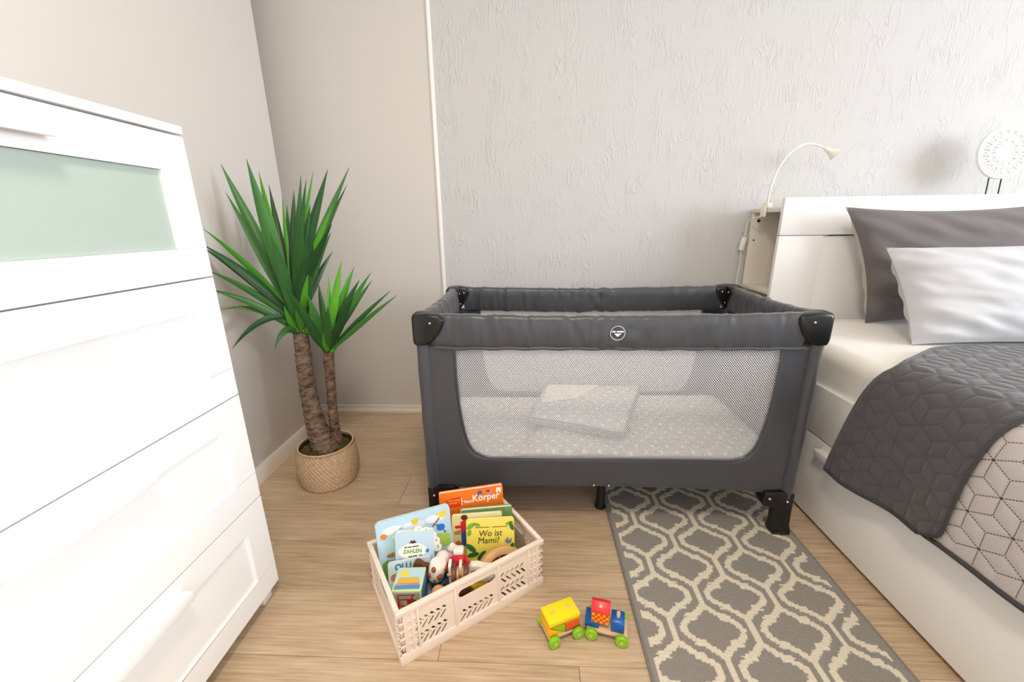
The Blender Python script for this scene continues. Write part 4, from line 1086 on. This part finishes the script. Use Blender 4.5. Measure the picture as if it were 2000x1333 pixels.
# 2 orange book
b2 = ct_thing('hardcover_book', 'bright orange picture book standing upright at crate back', 'book', 0.218, 0.248, 0.0105, -20, 4, 0, GB)
c2 = board_book(b2, 0.200, 0.227, 0.014, col('orange_print', (246, 124, 34)), r=0.004, pages=7)
M_wp = col('print_white', (250, 248, 244))
text('Körper', 0.033, T_(0.144, 0.184), M_wp, c2, off=0.0006, sx=0.88)
text('Mein', 0.013, T_(0.088, 0.183), M_wp, c2, off=0.0003)
shape2('printed_badge', [(0.022, 0.175), (0.064, 0.175), (0.066, 0.208), (0.022, 0.204)], col('print_red', (226, 62, 34)), c2, -0.0007)
text('Was steckt', 0.0088, T_(0.044, 0.196, -0.0014), yb_, c2); text('dahinter ?', 0.0088, T_(0.044, 0.187, -0.0014), yb_, c2)
shape2('printed_tab', [(0.067, 0.177), (0.069, 0.177), (0.069, 0.189), (0.073, 0.191), (0.069, 0.194), (0.069, 0.205), (0.067, 0.205)], M_wp, c2)
shape2('printed_tooth', [(0.178, 0.219), (0.182, 0.222), (0.186, 0.220), (0.190, 0.222), (0.194, 0.219), (0.193, 0.205), (0.190, 0.199), (0.188, 0.210), (0.184, 0.210), (0.182, 0.199), (0.179, 0.205)], M_wp, c2)
shape2('printed_figure', ell(0.126, 0.210, 0.008, 0.010, 10), col('print_slate', (88, 104, 140)), c2); shape2('printed_figure', ell(0.155, 0.210, 0.010, 0.010, 8), col('print_pink', (232, 130, 120)), c2); shape2('printed_detail', ell(0.152, 0.215, 0.006, 0.004, 6), col('print_indigo', (70, 70, 150)), c2, -0.0013)
# 3 thin books behind the yellow one
b3 = ct_thing('board_book', 'picture book showing a person in red jumper and jeans', 'book', 0.226, 0.180, 0.0105, -27, 6, 0, GB)
c3 = board_book(b3, 0.150, 0.186, 0.012, col('straw_print', (226, 214, 150)), r=0.004)
shape2('printed_jumper', [(0.024, 0.135), (0.045, 0.135), (0.047, 0.165), (0.036, 0.172), (0.024, 0.165)], col('print_jumper', (206, 44, 44)), c3)
shape2('printed_jeans', [(0.025, 0.085), (0.044, 0.085), (0.044, 0.135), (0.025, 0.135)], col('print_jeans', (56, 84, 150)), c3)
shape2('printed_hair', ell(0.036, 0.180, 0.010, 0.009), col('print_dark_brown', (84, 48, 36)), c3); shape2('printed_arm', ell(0.016, 0.150, 0.010, 0.005), col('print_jumper', (0, 0, 0)), c3)
shape2('printed_table', [(0.004, 0.125), (0.023, 0.125), (0.023, 0.140), (0.004, 0.136)], col('print_tan', (190, 130, 84)), c3); shape2('printed_basket', ell(0.015, 0.090, 0.011, 0.014), col('print_rust', (0, 0, 0)), c3)
b4 = ct_thing('board_book', 'white board book with green edges between orange and yellow books', 'book', 0.262, 0.193, 0.0105, -26, 6, 0, GB)
board_book(b4, 0.158, 0.182, 0.014, col('green_print', (120, 158, 96)), M_page, r=0.004, pages=6)
# 4 yellow book
b5 = ct_thing('board_book', 'yellow picture book with green leaves and hand-drawn title', 'book', 0.240, 0.118, 0.0105, -29, 16, 0, GB)
c5 = board_book(b5, 0.142, 0.188, 0.014, col('yellow_print', (240, 222, 96)), r=0.008)
M_ink = col('print_ink', (66, 72, 40)); M_gl = col('print_leaf', (44, 112, 52)); M_gl2 = col('print_leaf_light', (128, 170, 60))
text('Wo ist', 0.026, T_(0.070, 0.138), M_ink, c5, shear=0.12, sx=0.95); text('Mami?', 0.026, T_(0.064, 0.117), M_ink, c5, shear=0.12, sx=0.98)
for k in range(2): shape2('printed_line', [(0.026 + k * 0.05, 0.1640), (0.068 + k * 0.052, 0.1640), (0.068 + k * 0.052, 0.1655), (0.026 + k * 0.05, 0.1655)], M_ink, c5)
random.seed(21)
for cx, cz, rx, rz, ro, mm in ((0.012, 0.170, 0.014, 0.007, 0.6, M_gl2), (0.030, 0.174, 0.012, 0.005, -0.3, M_gl2), (0.008, 0.150, 0.010, 0.006, 1.3, M_gl2), (0.134, 0.165, 0.014, 0.006, 1.9, M_gl), (0.128, 0.174, 0.012, 0.005, 0.3, M_gl2),
                       (0.012, 0.105, 0.018, 0.008, -0.7, M_gl), (0.018, 0.085, 0.018, 0.007, 0.2, M_gl), (0.044, 0.083, 0.016, 0.007, 0.8, M_gl), (0.044, 0.068, 0.016, 0.007, -0.5, M_gl),
                       (0.112, 0.098, 0.016, 0.007, -0.4, M_gl), (0.126, 0.085, 0.016, 0.008, 0.7, M_gl), (0.114, 0.078, 0.016, 0.007, 0.3, M_gl), (0.020, 0.055, 0.014, 0.006, 0.9, M_gl), (0.134, 0.105, 0.010, 0.006, 1.2, M_gl)):
    pts = [(cx + (p[0] - cx), p[1]) for p in ell(cx, cz, rx, rz, 12, ro)]; shape2('printed_leaf', pts, mm, c5, -0.0008)
bf = col('print_butterfly', (104, 136, 160))
shape2('printed_butterfly', [(0.112, 0.120), (0.122, 0.134), (0.124, 0.122), (0.134, 0.130), (0.132, 0.117), (0.122, 0.112)], bf, c5)
shape2('printed_patch', ell(0.078, 0.062, 0.018, 0.024, 16, -0.2), col('print_amber', (190, 106, 34)), c5, -0.0010)
# 5 number book with round tabs
b6 = ct_thing('tab_book', 'pale blue number book with green spine and round page tabs', 'book', 0.050, 0.181, 0.0650, -26, 16, 0, GB)
c6 = board_book(b6, 0.108, 0.142, 0.020, col('pale_blue_print', (196, 222, 240)), col('lime_spine', (150, 200, 90)), r=0.006)
shape2('printed_panel', ell(0.048, 0.088, 0.040, 0.022, 24), M_wp, c6)
text('ZAHLEN', 0.015, T_(0.048, 0.083, -0.0013), col('print_green', (108, 170, 70)), c6, off=0.0004, sx=0.9)
for x0, x1, z0 in ((0.026, 0.034, 0.0985), (0.036, 0.046, 0.0990), (0.048, 0.066, 0.0995), (0.036, 0.046, 0.0715), (0.048, 0.060, 0.0725)): shape2('printed_line', [(x0, z0), (x1, z0 + 0.0006), (x1, z0 + 0.0034), (x0, z0 + 0.0028)], M_ink, c6, -0.0012)
shape2('printed_bug', [(0.040, 0.112), (0.047, 0.119), (0.050, 0.115), (0.053, 0.119), (0.060, 0.112), (0.050, 0.109)], col('print_dark_brown', (0, 0, 0)), c6)
shape2('printed_bloom', ell(0.088, 0.086, 0.006, 0.006, 6), bb_, c6); shape2('printed_bloom', ell(0.070, 0.074, 0.006, 0.004, 6), col('print_rose', (226, 140, 190)), c6); shape2('printed_bloom', ell(0.014, 0.066, 0.007, 0.004, 7), col('print_rose', (0, 0, 0)), c6)
for k, (tx, tz) in enumerate(((0.066, 0.144), (0.086, 0.138), (0.103, 0.124), (0.112, 0.105), (0.116, 0.085))):
    t_ = extr('page_tab', ell(tx, tz, 0.0125, 0.0125), 'y', 0.002 + k * 0.003, 0.0045 + k * 0.003, M_page, b6)
    text(str(k + 1), 0.011, T_(tx + 0.002, tz - 0.001, 0.0015 + k * 0.003), [col('print_magenta', (206, 60, 130)), col('print_gold', (216, 180, 70)), bb_, col('print_violet', (130, 90, 170)), bb_][k], t_)
# 6 OLLI book
b7 = ct_thing('board_book', 'white and blue picture book titled OLLI behind the cube', 'book', 0.016, 0.136, 0.0105, -20, 22, 0, GB)
c7 = board_book(b7, 0.115, 0.140, 0.012, col('powder_print', (206, 226, 236)), r=0.004)
text('OLLI', 0.022, T_(0.040, 0.119), col('print_azure', (20, 120, 180)), c7, off=0.0006); shape2('printed_line', [(0.074, 0.120), (0.084, 0.120), (0.084, 0.126), (0.074, 0.126)], col('print_azure', (0, 0, 0)), c7)
shape2('printed_wheel', ell(0.016, 0.100, 0.011, 0.010), col('print_tan', (0, 0, 0)), c7); shape2('printed_log', ell(0.04, 0.08, 0.03, 0.010, 14, 0.5), col('print_brown', (0, 0, 0)), c7)
shape2('printed_leaf', [(0.084, 0.108), (0.112, 0.116), (0.112, 0.098), (0.088, 0.098)], M_gl2, c7)
# stacking cubes
def cube(name, label, u, v, z, s, rz, top, side):
    o = ct_thing(name, label, 'toy block', u, v, z, rz, group='stacking cubes in the crate')
    bx_ = box('shell', (-s / 2, -s / 2, 0), (s / 2, s / 2, s), col('cube_edge', (206, 226, 150)), o, 0.0015)
    k = s / 2 - 0.004
    ft = extr('top_picture', [(-k, -k), (k, -k), (k, k), (-k, k)], 'z', s, s + 0.0006, top, o)
    ff = extr('front_picture', [(-k, s / 2 - k), (k, s / 2 - k), (k, s / 2 + k), (-k, s / 2 + k)], 'y', -s / 2 - 0.0006, -s / 2, side, o)
    fr = extr('side_picture', [(-k, s / 2 - k), (k, s / 2 - k), (k, s / 2 + k), (-k, s / 2 + k)], 'x', s / 2, s / 2 + 0.0006, col('cube_blue', (92, 140, 190)), o)
    return o, ft, ff, fr
cube('stacking_cube', 'lower stacking cube hidden under the fire engine cube', 0.066, 0.066, 0.0075, 0.0705, -31, col('cube_yellow', (236, 208, 90)), col('cube_green', (150, 186, 110)))
co_, ft, ff, fr = cube('stacking_cube', 'cardboard stacking cube with a red fire engine picture', 0.064, 0.093, 0.0785, 0.074, -31, col('cube_pale_blue', (180, 212, 226)), col('cube_sage', (168, 186, 164)))
def topshape(nm, pts, m, y=0): extr(nm, pts, 'z', 0.0747 + y, 0.0751 + y, m, ft)
topshape('printed_boat', [(-0.028, -0.014), (0.028, -0.010), (0.024, 0.004), (-0.026, 0.004)], col('print_gold', (236, 190, 70))); topshape('printed_sail', [(-0.026, 0.010), (-0.004, 0.010), (-0.006, 0.026), (-0.022, 0.026)], yb_); topshape('printed_stripe', [(-0.030, -0.018), (0.028, -0.018), (0.030, -0.013), (-0.028, -0.015)], col('print_orange', (0, 0, 0)), 0.0004); topshape('printed_water', [(-0.032, -0.032), (0.032, -0.032), (0.032, -0.019), (-0.032, -0.020)], col('cube_blue', (0, 0, 0)))
M_re = col('engine_red', (190, 44, 50)); M_gy = col('engine_grey', (168, 170, 172))
fy = -0.0377
def fs(nm, pts, m, d_=0.0): extr(nm, pts, 'y', fy - 0.0004 - d_, fy - d_, m, ff)
fs('printed_engine', [(-0.024, 0.008), (0.016, 0.008), (0.026, 0.020), (0.026, 0.040), (0.014, 0.052), (0.022, 0.064), (-0.024, 0.064)], M_re)
fs('printed_window', [(-0.020, 0.050), (0.010, 0.050), (0.014, 0.060), (-0.020, 0.060)], M_gy, 0.0005); fs('printed_window', [(-0.018, 0.030), (0.000, 0.030), (0.000, 0.046), (-0.018, 0.046)], M_gy, 0.0005); fs('printed_window', [(-0.020, 0.010), (0.012, 0.010), (0.012, 0.024), (-0.020, 0.024)], M_gy, 0.0005)
fs('printed_wheel', ell(0.022, 0.036, 0.010, 0.010), col('engine_tyre', (70, 68, 72)), 0.0005); fs('printed_crew', ell(-0.006, 0.037, 0.004, 0.006), yb_, 0.0010)
# wooden toys
M_beech = mat('beech_wood', (214, 168, 116), 0.45, var=(30, 0.15)); M_wt = col('toy_white', (240, 236, 228), 0.4); M_br = col('toy_brown', (104, 62, 42), 0.4); M_rd = col('toy_red', (206, 38, 48), 0.4)
def tw(nm, label, cat, u, v, z): return ct_thing(nm, label, cat, u, v, z, -30)
GT = 'loose wooden blocks at the crate bottom'
for k, (u, v, sx_, sy_, sz_, c_) in enumerate(((0.125, 0.040, .05, .045, .088, (60, 120, 66)), (0.178, 0.052, .05, .06, .097, (92, 56, 40)), (0.236, 0.038, .045, .045, .080, (236, 200, 40)), (0.295, 0.040, .05, .05, .070, (120, 74, 50)), (0.392, 0.052, .045, .05, .085, (150, 100, 60)), (0.154, 0.108, .042, .05, .085, (50, 110, 170)), (0.205, 0.105, .045, .045, .101, (206, 160, 60)))):
    o = ct_thing('toy_block', ['green', 'dark brown', 'yellow', 'brown', 'tan', 'blue', 'ochre'][k] + ' wooden block low inside the crate, half hidden by toys', 'toy block', u, v, 0.0075, random.uniform(-20, 20), group=GT)
    box('block', (-sx_ / 2, -sy_ / 2, 0), (sx_ / 2, sy_ / 2, sz_), col('block_%d' % k, c_), o, 0.003)
t = tw('wooden_ball', 'small plain wooden ball beside the fire engine cube', 'toy', 0.122, 0.044, 0.0965)
sphere('ball', (0, 0, 0.019), 0.0190, M_beech, t, seg=24)
# spotted cow body
t = tw('spotted_cow', 'white wooden toy cow with brown spots lying among the toys', 'toy', 0.138, 0.100, 0.0935)
Mr = Matrix.Translation((0, 0, 0.024)) @ Matrix.Rotation(math.radians(14), 4, 'Y')
lathe('body', [(0.012, -0.022), (0.020, -0.020), (0.0225, -0.012), (0.0225, 0.026), (0.020, 0.030)], M_wt, t, 28, Mr @ Matrix.Translation((0, 0, 0.012)))
for a_, z_, r_ in ((-2.0, 0.028, 0.0065), (-1.1, 0.008, 0.0075), (-2.4, 0.002, 0.006), (-1.6, -0.006, 0.004), (-0.3, 0.026, 0.006)):
    p = Mr @ Vector((0.0225 * math.cos(a_), 0.0225 * math.sin(a_), z_ + 0.008)); sphere('spot', p, r_, mat('spot_brown', (150, 76, 36), 0.5), t, seg=12, sc=(1, 1, 1.2), rot=None).scale = (1, 1, 1)
# rolling toy: white plates and brown wheels
t = tw('wheel_toy', 'wooden pull toy of white plates and dark brown wheels', 'toy', 0.168, 0.054, 0.1050)
def disc(nm, x0, x1, r, m, zc=0.035): lathe(nm, [(r - 0.002, x0), (r, x0 + 0.0012), (r, x1 - 0.0012), (r - 0.002, x1)], m, t, 28, Matrix.Translation((0, 0, zc)) @ Matrix.Rotation(PI / 2, 4, 'Y'))
extr('plate', rrect(0.026, 0.066, 0.006), 'x', -0.010, -0.003, M_wt, t); disc('wheel', 0.000, 0.011, 0.027, M_br); disc('spacer', 0.011, 0.018, 0.020, M_beech)
extr('plate', rrect(0.024, 0.064, 0.006), 'x', 0.0185, 0.025, M_wt, t); disc('spacer', 0.0255, 0.031, 0.020, M_beech); disc('wheel', 0.031, 0.042, 0.026, M_br)
tube('axle', [(-0.014, 0, 0.035), (0.046, 0, 0.035)], 0.004, M_beech, t)
# doll
t = tw('peg_doll', 'wooden doll in red with a white square hat', 'toy', 0.206, 0.096, 0.1085)
lathe('torso', [(0.016, 0.0), (0.024, 0.006), (0.025, 0.020), (0.018, 0.040), (0.012, 0.046)], M_rd, t, 24)
box('hat', (-0.014, -0.017, 0.044), (0.014, 0.010, 0.060), M_wt, t, 0.004, M=Matrix.Rotation(math.radians(-12), 4, 'X'))
for sx_ in (-1, 1): tube('arm', [(sx_ * 0.018, -0.006, 0.038), (sx_ * 0.028, -0.014, 0.022), (sx_ * 0.026, -0.022, 0.008)], [0.007, 0.0065, 0.006], M_rd, t)
box('belt', (-0.012, -0.0262, 0.018), (0.012, -0.022, 0.026), col('toy_indigo', (62, 60, 150)), t, 0.001)
# lavender egg
t = tw('two_tone_egg', 'cream and lavender toy egg resting below the number book', 'toy', 0.172, 0.128, 0.0990); t.scale = (0.84, 0.84, 0.84)
sphere('egg_top', (0, 0, 0.034), 0.0265, col('toy_cream', (238, 228, 216), 0.5), t, seg=24, sc=(1, 1, 1.12))
lathe('egg_cup', [(0.012, 0.002), (0.022, 0.010), (0.0272, 0.024), (0.0280, 0.034), (0.0272, 0.044), (0.0255, 0.046)], col('toy_lavender', (186, 184, 224), 0.5), t, 28, Matrix.Translation((0, 0, 0)) @ Matrix.Rotation(math.radians(14), 4, 'Y'))
# zebra piece
t = tw('zebra_toy', 'white toy zebra with black stripes beside the lavender egg', 'toy', 0.209, 0.146, 0.0085)
zb = lathe('body', [(0.012, 0.0), (0.018, 0.004), (0.017, 0.10), (0.015, 0.128), (0.006, 0.138)], M_wt, t, 20)
for k in range(7):
    a_ = -2.6 + k * 0.42; tube('stripe', [(0.0172 * math.cos(a_ + 0.25 * i / 4), 0.0172 * math.sin(a_ + 0.25 * i / 4), 0.098 + i * 0.008) for i in range(5)], 0.0012, col('toy_black', (40, 36, 40)), zb, n=6)
# brown horse head behind cube
t = tw('horse_head', 'dark brown wooden animal head showing behind the cube', 'toy', 0.112, 0.132, 0.083)
extr('head', [(-0.026, 0.0), (0.030, 0.0), (0.030, 0.046), (0.022, 0.054), (0.006, 0.060), (-0.004, 0.072), (-0.016, 0.072), (-0.024, 0.058)], 'y', -0.008, 0.008, M_br, t, bev=0.003)
box('muzzle', (0.028, -0.008, 0.026), (0.040, 0.008, 0.05), M_beech, t, 0.003)
# wooden arch
t = ct_thing('wooden_arch', 'curved wooden arch block leaning at the right of the crate', 'toy', 0.312, 0.040, 0.0900, -4, 38)
pts = [(0.072 * math.cos(PI * i / 24), 0.058 * math.sin(PI * i / 24)) for i in range(25)] + [(0.050 * math.cos(PI * i / 24), 0.036 * math.sin(PI * i / 24)) for i in range(24, -1, -1)]
extr('arch', pts, 'y', -0.014, 0.018, M_beech, t, bev=0.002)
# white dog with brown ear
t = tw('white_dog', 'white wooden toy dog with a round brown ear near the crate handle', 'toy', 0.244, 0.045, 0.0885)
extr('body', [(-0.030, 0.0), (0.040, 0.0), (0.046, 0.030), (0.036, 0.046), (0.012, 0.050), (-0.004, 0.056), (-0.024, 0.056), (-0.032, 0.040)], 'y', -0.011, 0.012, M_wt, t, bev=0.005)
lathe('ear', [(0.013, -0.003), (0.015, 0.0), (0.013, 0.003)], M_br, t, 24, Matrix.Translation((-0.010, -0.014, 0.030)) @ Matrix.Rotation(PI / 2, 4, 'X'))

# ---------------------------------------------------------------- toy train on the floor
tr = thing('toy_train', 'colourful wooden block train with green wheels on the floor', 'toy train', (0.14, 0.82, 0))
G = col('lime_green', (136, 200, 20), 0.35); M_ye = col('bright_yellow', (246, 226, 20), 0.35); M_am = col('amber_yellow', (250, 188, 20), 0.35); M_or = col('train_orange', (244, 150, 36), 0.35)
M_ro = col('stripe_red', (228, 72, 40), 0.35); M_bl = col('train_blue', (16, 92, 178), 0.3); M_rr = col('roof_red', (224, 44, 48), 0.35); M_ply = mat('birch', (226, 194, 156), 0.5, var=(25, 0.1))
def wagon(x, y_, ang, build, L):
    M = Matrix.Translation((x, y_, 0)) @ Matrix.Rotation(math.radians(ang), 4, 'Z')
    def tbox(nm, lo, hi, m, par=tr, bev=0.0015): return box(nm, lo, hi, m, par, bev, True, M=M)
    tbox('chassis', (0, 0, 0.016), (L, 0.052, 0.025), M_ply)
    for wx in (0.012, L - 0.014):
        tube('axle', [M @ Vector((wx, -0.012, 0.0165)), M @ Vector((wx, 0.064, 0.0165))], 0.003, M_ply, tr, True, 8)
        for wy, s in ((-0.003, -1), (0.055, 1)):
            wh = lathe('wheel', [(0.007, -0.0065), (0.0135, -0.0065), (0.0155, -0.0045), (0.0162, 0.0), (0.0155, 0.0045), (0.0135, 0.0065), (0.007, 0.0065)], G, tr, 26, M @ Matrix.Translation((wx, wy + s * 0.004, 0.0165)) @ Matrix.Rotation(PI / 2, 4, 'X'), True)
            lathe('hub', [(0.0045, -0.0072), (0.0045, 0.0072)], M_ply, wh, 14, M @ Matrix.Translation((wx, wy + s * 0.004, 0.0165)) @ Matrix.Rotation(PI / 2, 4, 'X'), True)
    build(M, tbox)
def xtr(nm, poly, y0, y1, m, M, par=tr, bev=0.0012):
    o = extr(nm, poly, 'y', y0, y1, m, par, True, bev=bev); o.data.transform(M); return o
def wagonA(M, tbox):
    xtr('wedge_block', [(0.000, 0.025), (0.044, 0.025), (0.002, 0.052), (0.000, 0.052)], 0.001, 0.051, M_am, M)
    xtr('wedge_block', [(0.046, 0.026), (0.046, 0.052), (0.010, 0.052)], 0.001, 0.051, G, M)
    o = tbox('striped_block', (0.047, 0.002, 0.026), (0.088, 0.050, 0.052), M_or)
    for k in range(4): xtr('stripe', [(0.047, 0.0275 + k * 0.0065), (0.088, 0.0275 + k * 0.0065), (0.088, 0.0312 + k * 0.0065), (0.047, 0.0312 + k * 0.0065)], 0.0012, 0.0019, M_ro, M, o, 0)
    tbox('plank_block', (0.001, 0.002, 0.0525), (0.088, 0.050, 0.058), M_or)
    tbox('roof_block', (0.000, 0.000, 0.0585), (0.089, 0.052, 0.072), M_ye, bev=0.002)
    tbox('base_block', (0.047, 0.0005, 0.0252), (0.092, 0.0515, 0.0262), M_bl, bev=0.0002)
    for px_ in (0.022, 0.067): lathe('peg', [(0.004, 0.070), (0.004, 0.076), (0.0033, 0.077)], M_ply, tr, 14, M @ Matrix.Translation((px_, 0.026, 0)), True)
wagon(0.046, 0.776, 24, wagonA, 0.094)
def wagonB(M, tbox):
    tbox('coupling_block', (-0.006, 0.004, 0.0255), (0.030, 0.048, 0.040), M_bl)
    o = tbox('cab_block', (0.010, 0.006, 0.0405), (0.054, 0.046, 0.074), M_am)
    for i in range(6):
        for j in range(4):
            if (i + j) % 2 == 0:
                a_, b_ = 0.0115 + i * 0.0068, 0.0430 + j * 0.0074
                xtr('check', [(a_, b_), (a_ + 0.0068, b_), (a_ + 0.0068, b_ + 0.0074), (a_, b_ + 0.0074)], 0.0052, 0.0059, M_ro, M, o, 0)
    xr = extr('roof_block', [(0.004, 0.0745), (0.048, 0.0745), (0.046, 0.080), (0.026, 0.094), (0.006, 0.080)], 'x', 0.008, 0.056, M_rr, tr, True, bev=0.0015); xr.data.transform(M)
    pr = M @ Matrix.Translation((0.032, 0.016, 0.0872)) @ Matrix.Rotation(math.radians(35), 4, 'X'); lathe('peg', [(0.004, -0.002), (0.004, 0.0018), (0.003, 0.0024)], M_ply, tr, 14, pr, True)
    bl = extr('boiler_block', [(0.005, 0.0255), (0.047, 0.0255), (0.049, 0.044), (0.045, 0.055), (0.036, 0.060), (0.016, 0.060), (0.007, 0.055), (0.003, 0.044)], 'x', 0.060, 0.093, M_bl, tr, True, bev=0.0015); bl.data.transform(M)
    lathe('chimney', [(0.0045, 0.058), (0.0045, 0.074), (0.0036, 0.075)], M_ply, tr, 14, M @ Matrix.Translation((0.077, 0.022, 0)), True)
wagon(0.145, 0.810, -13, wagonB, 0.102)
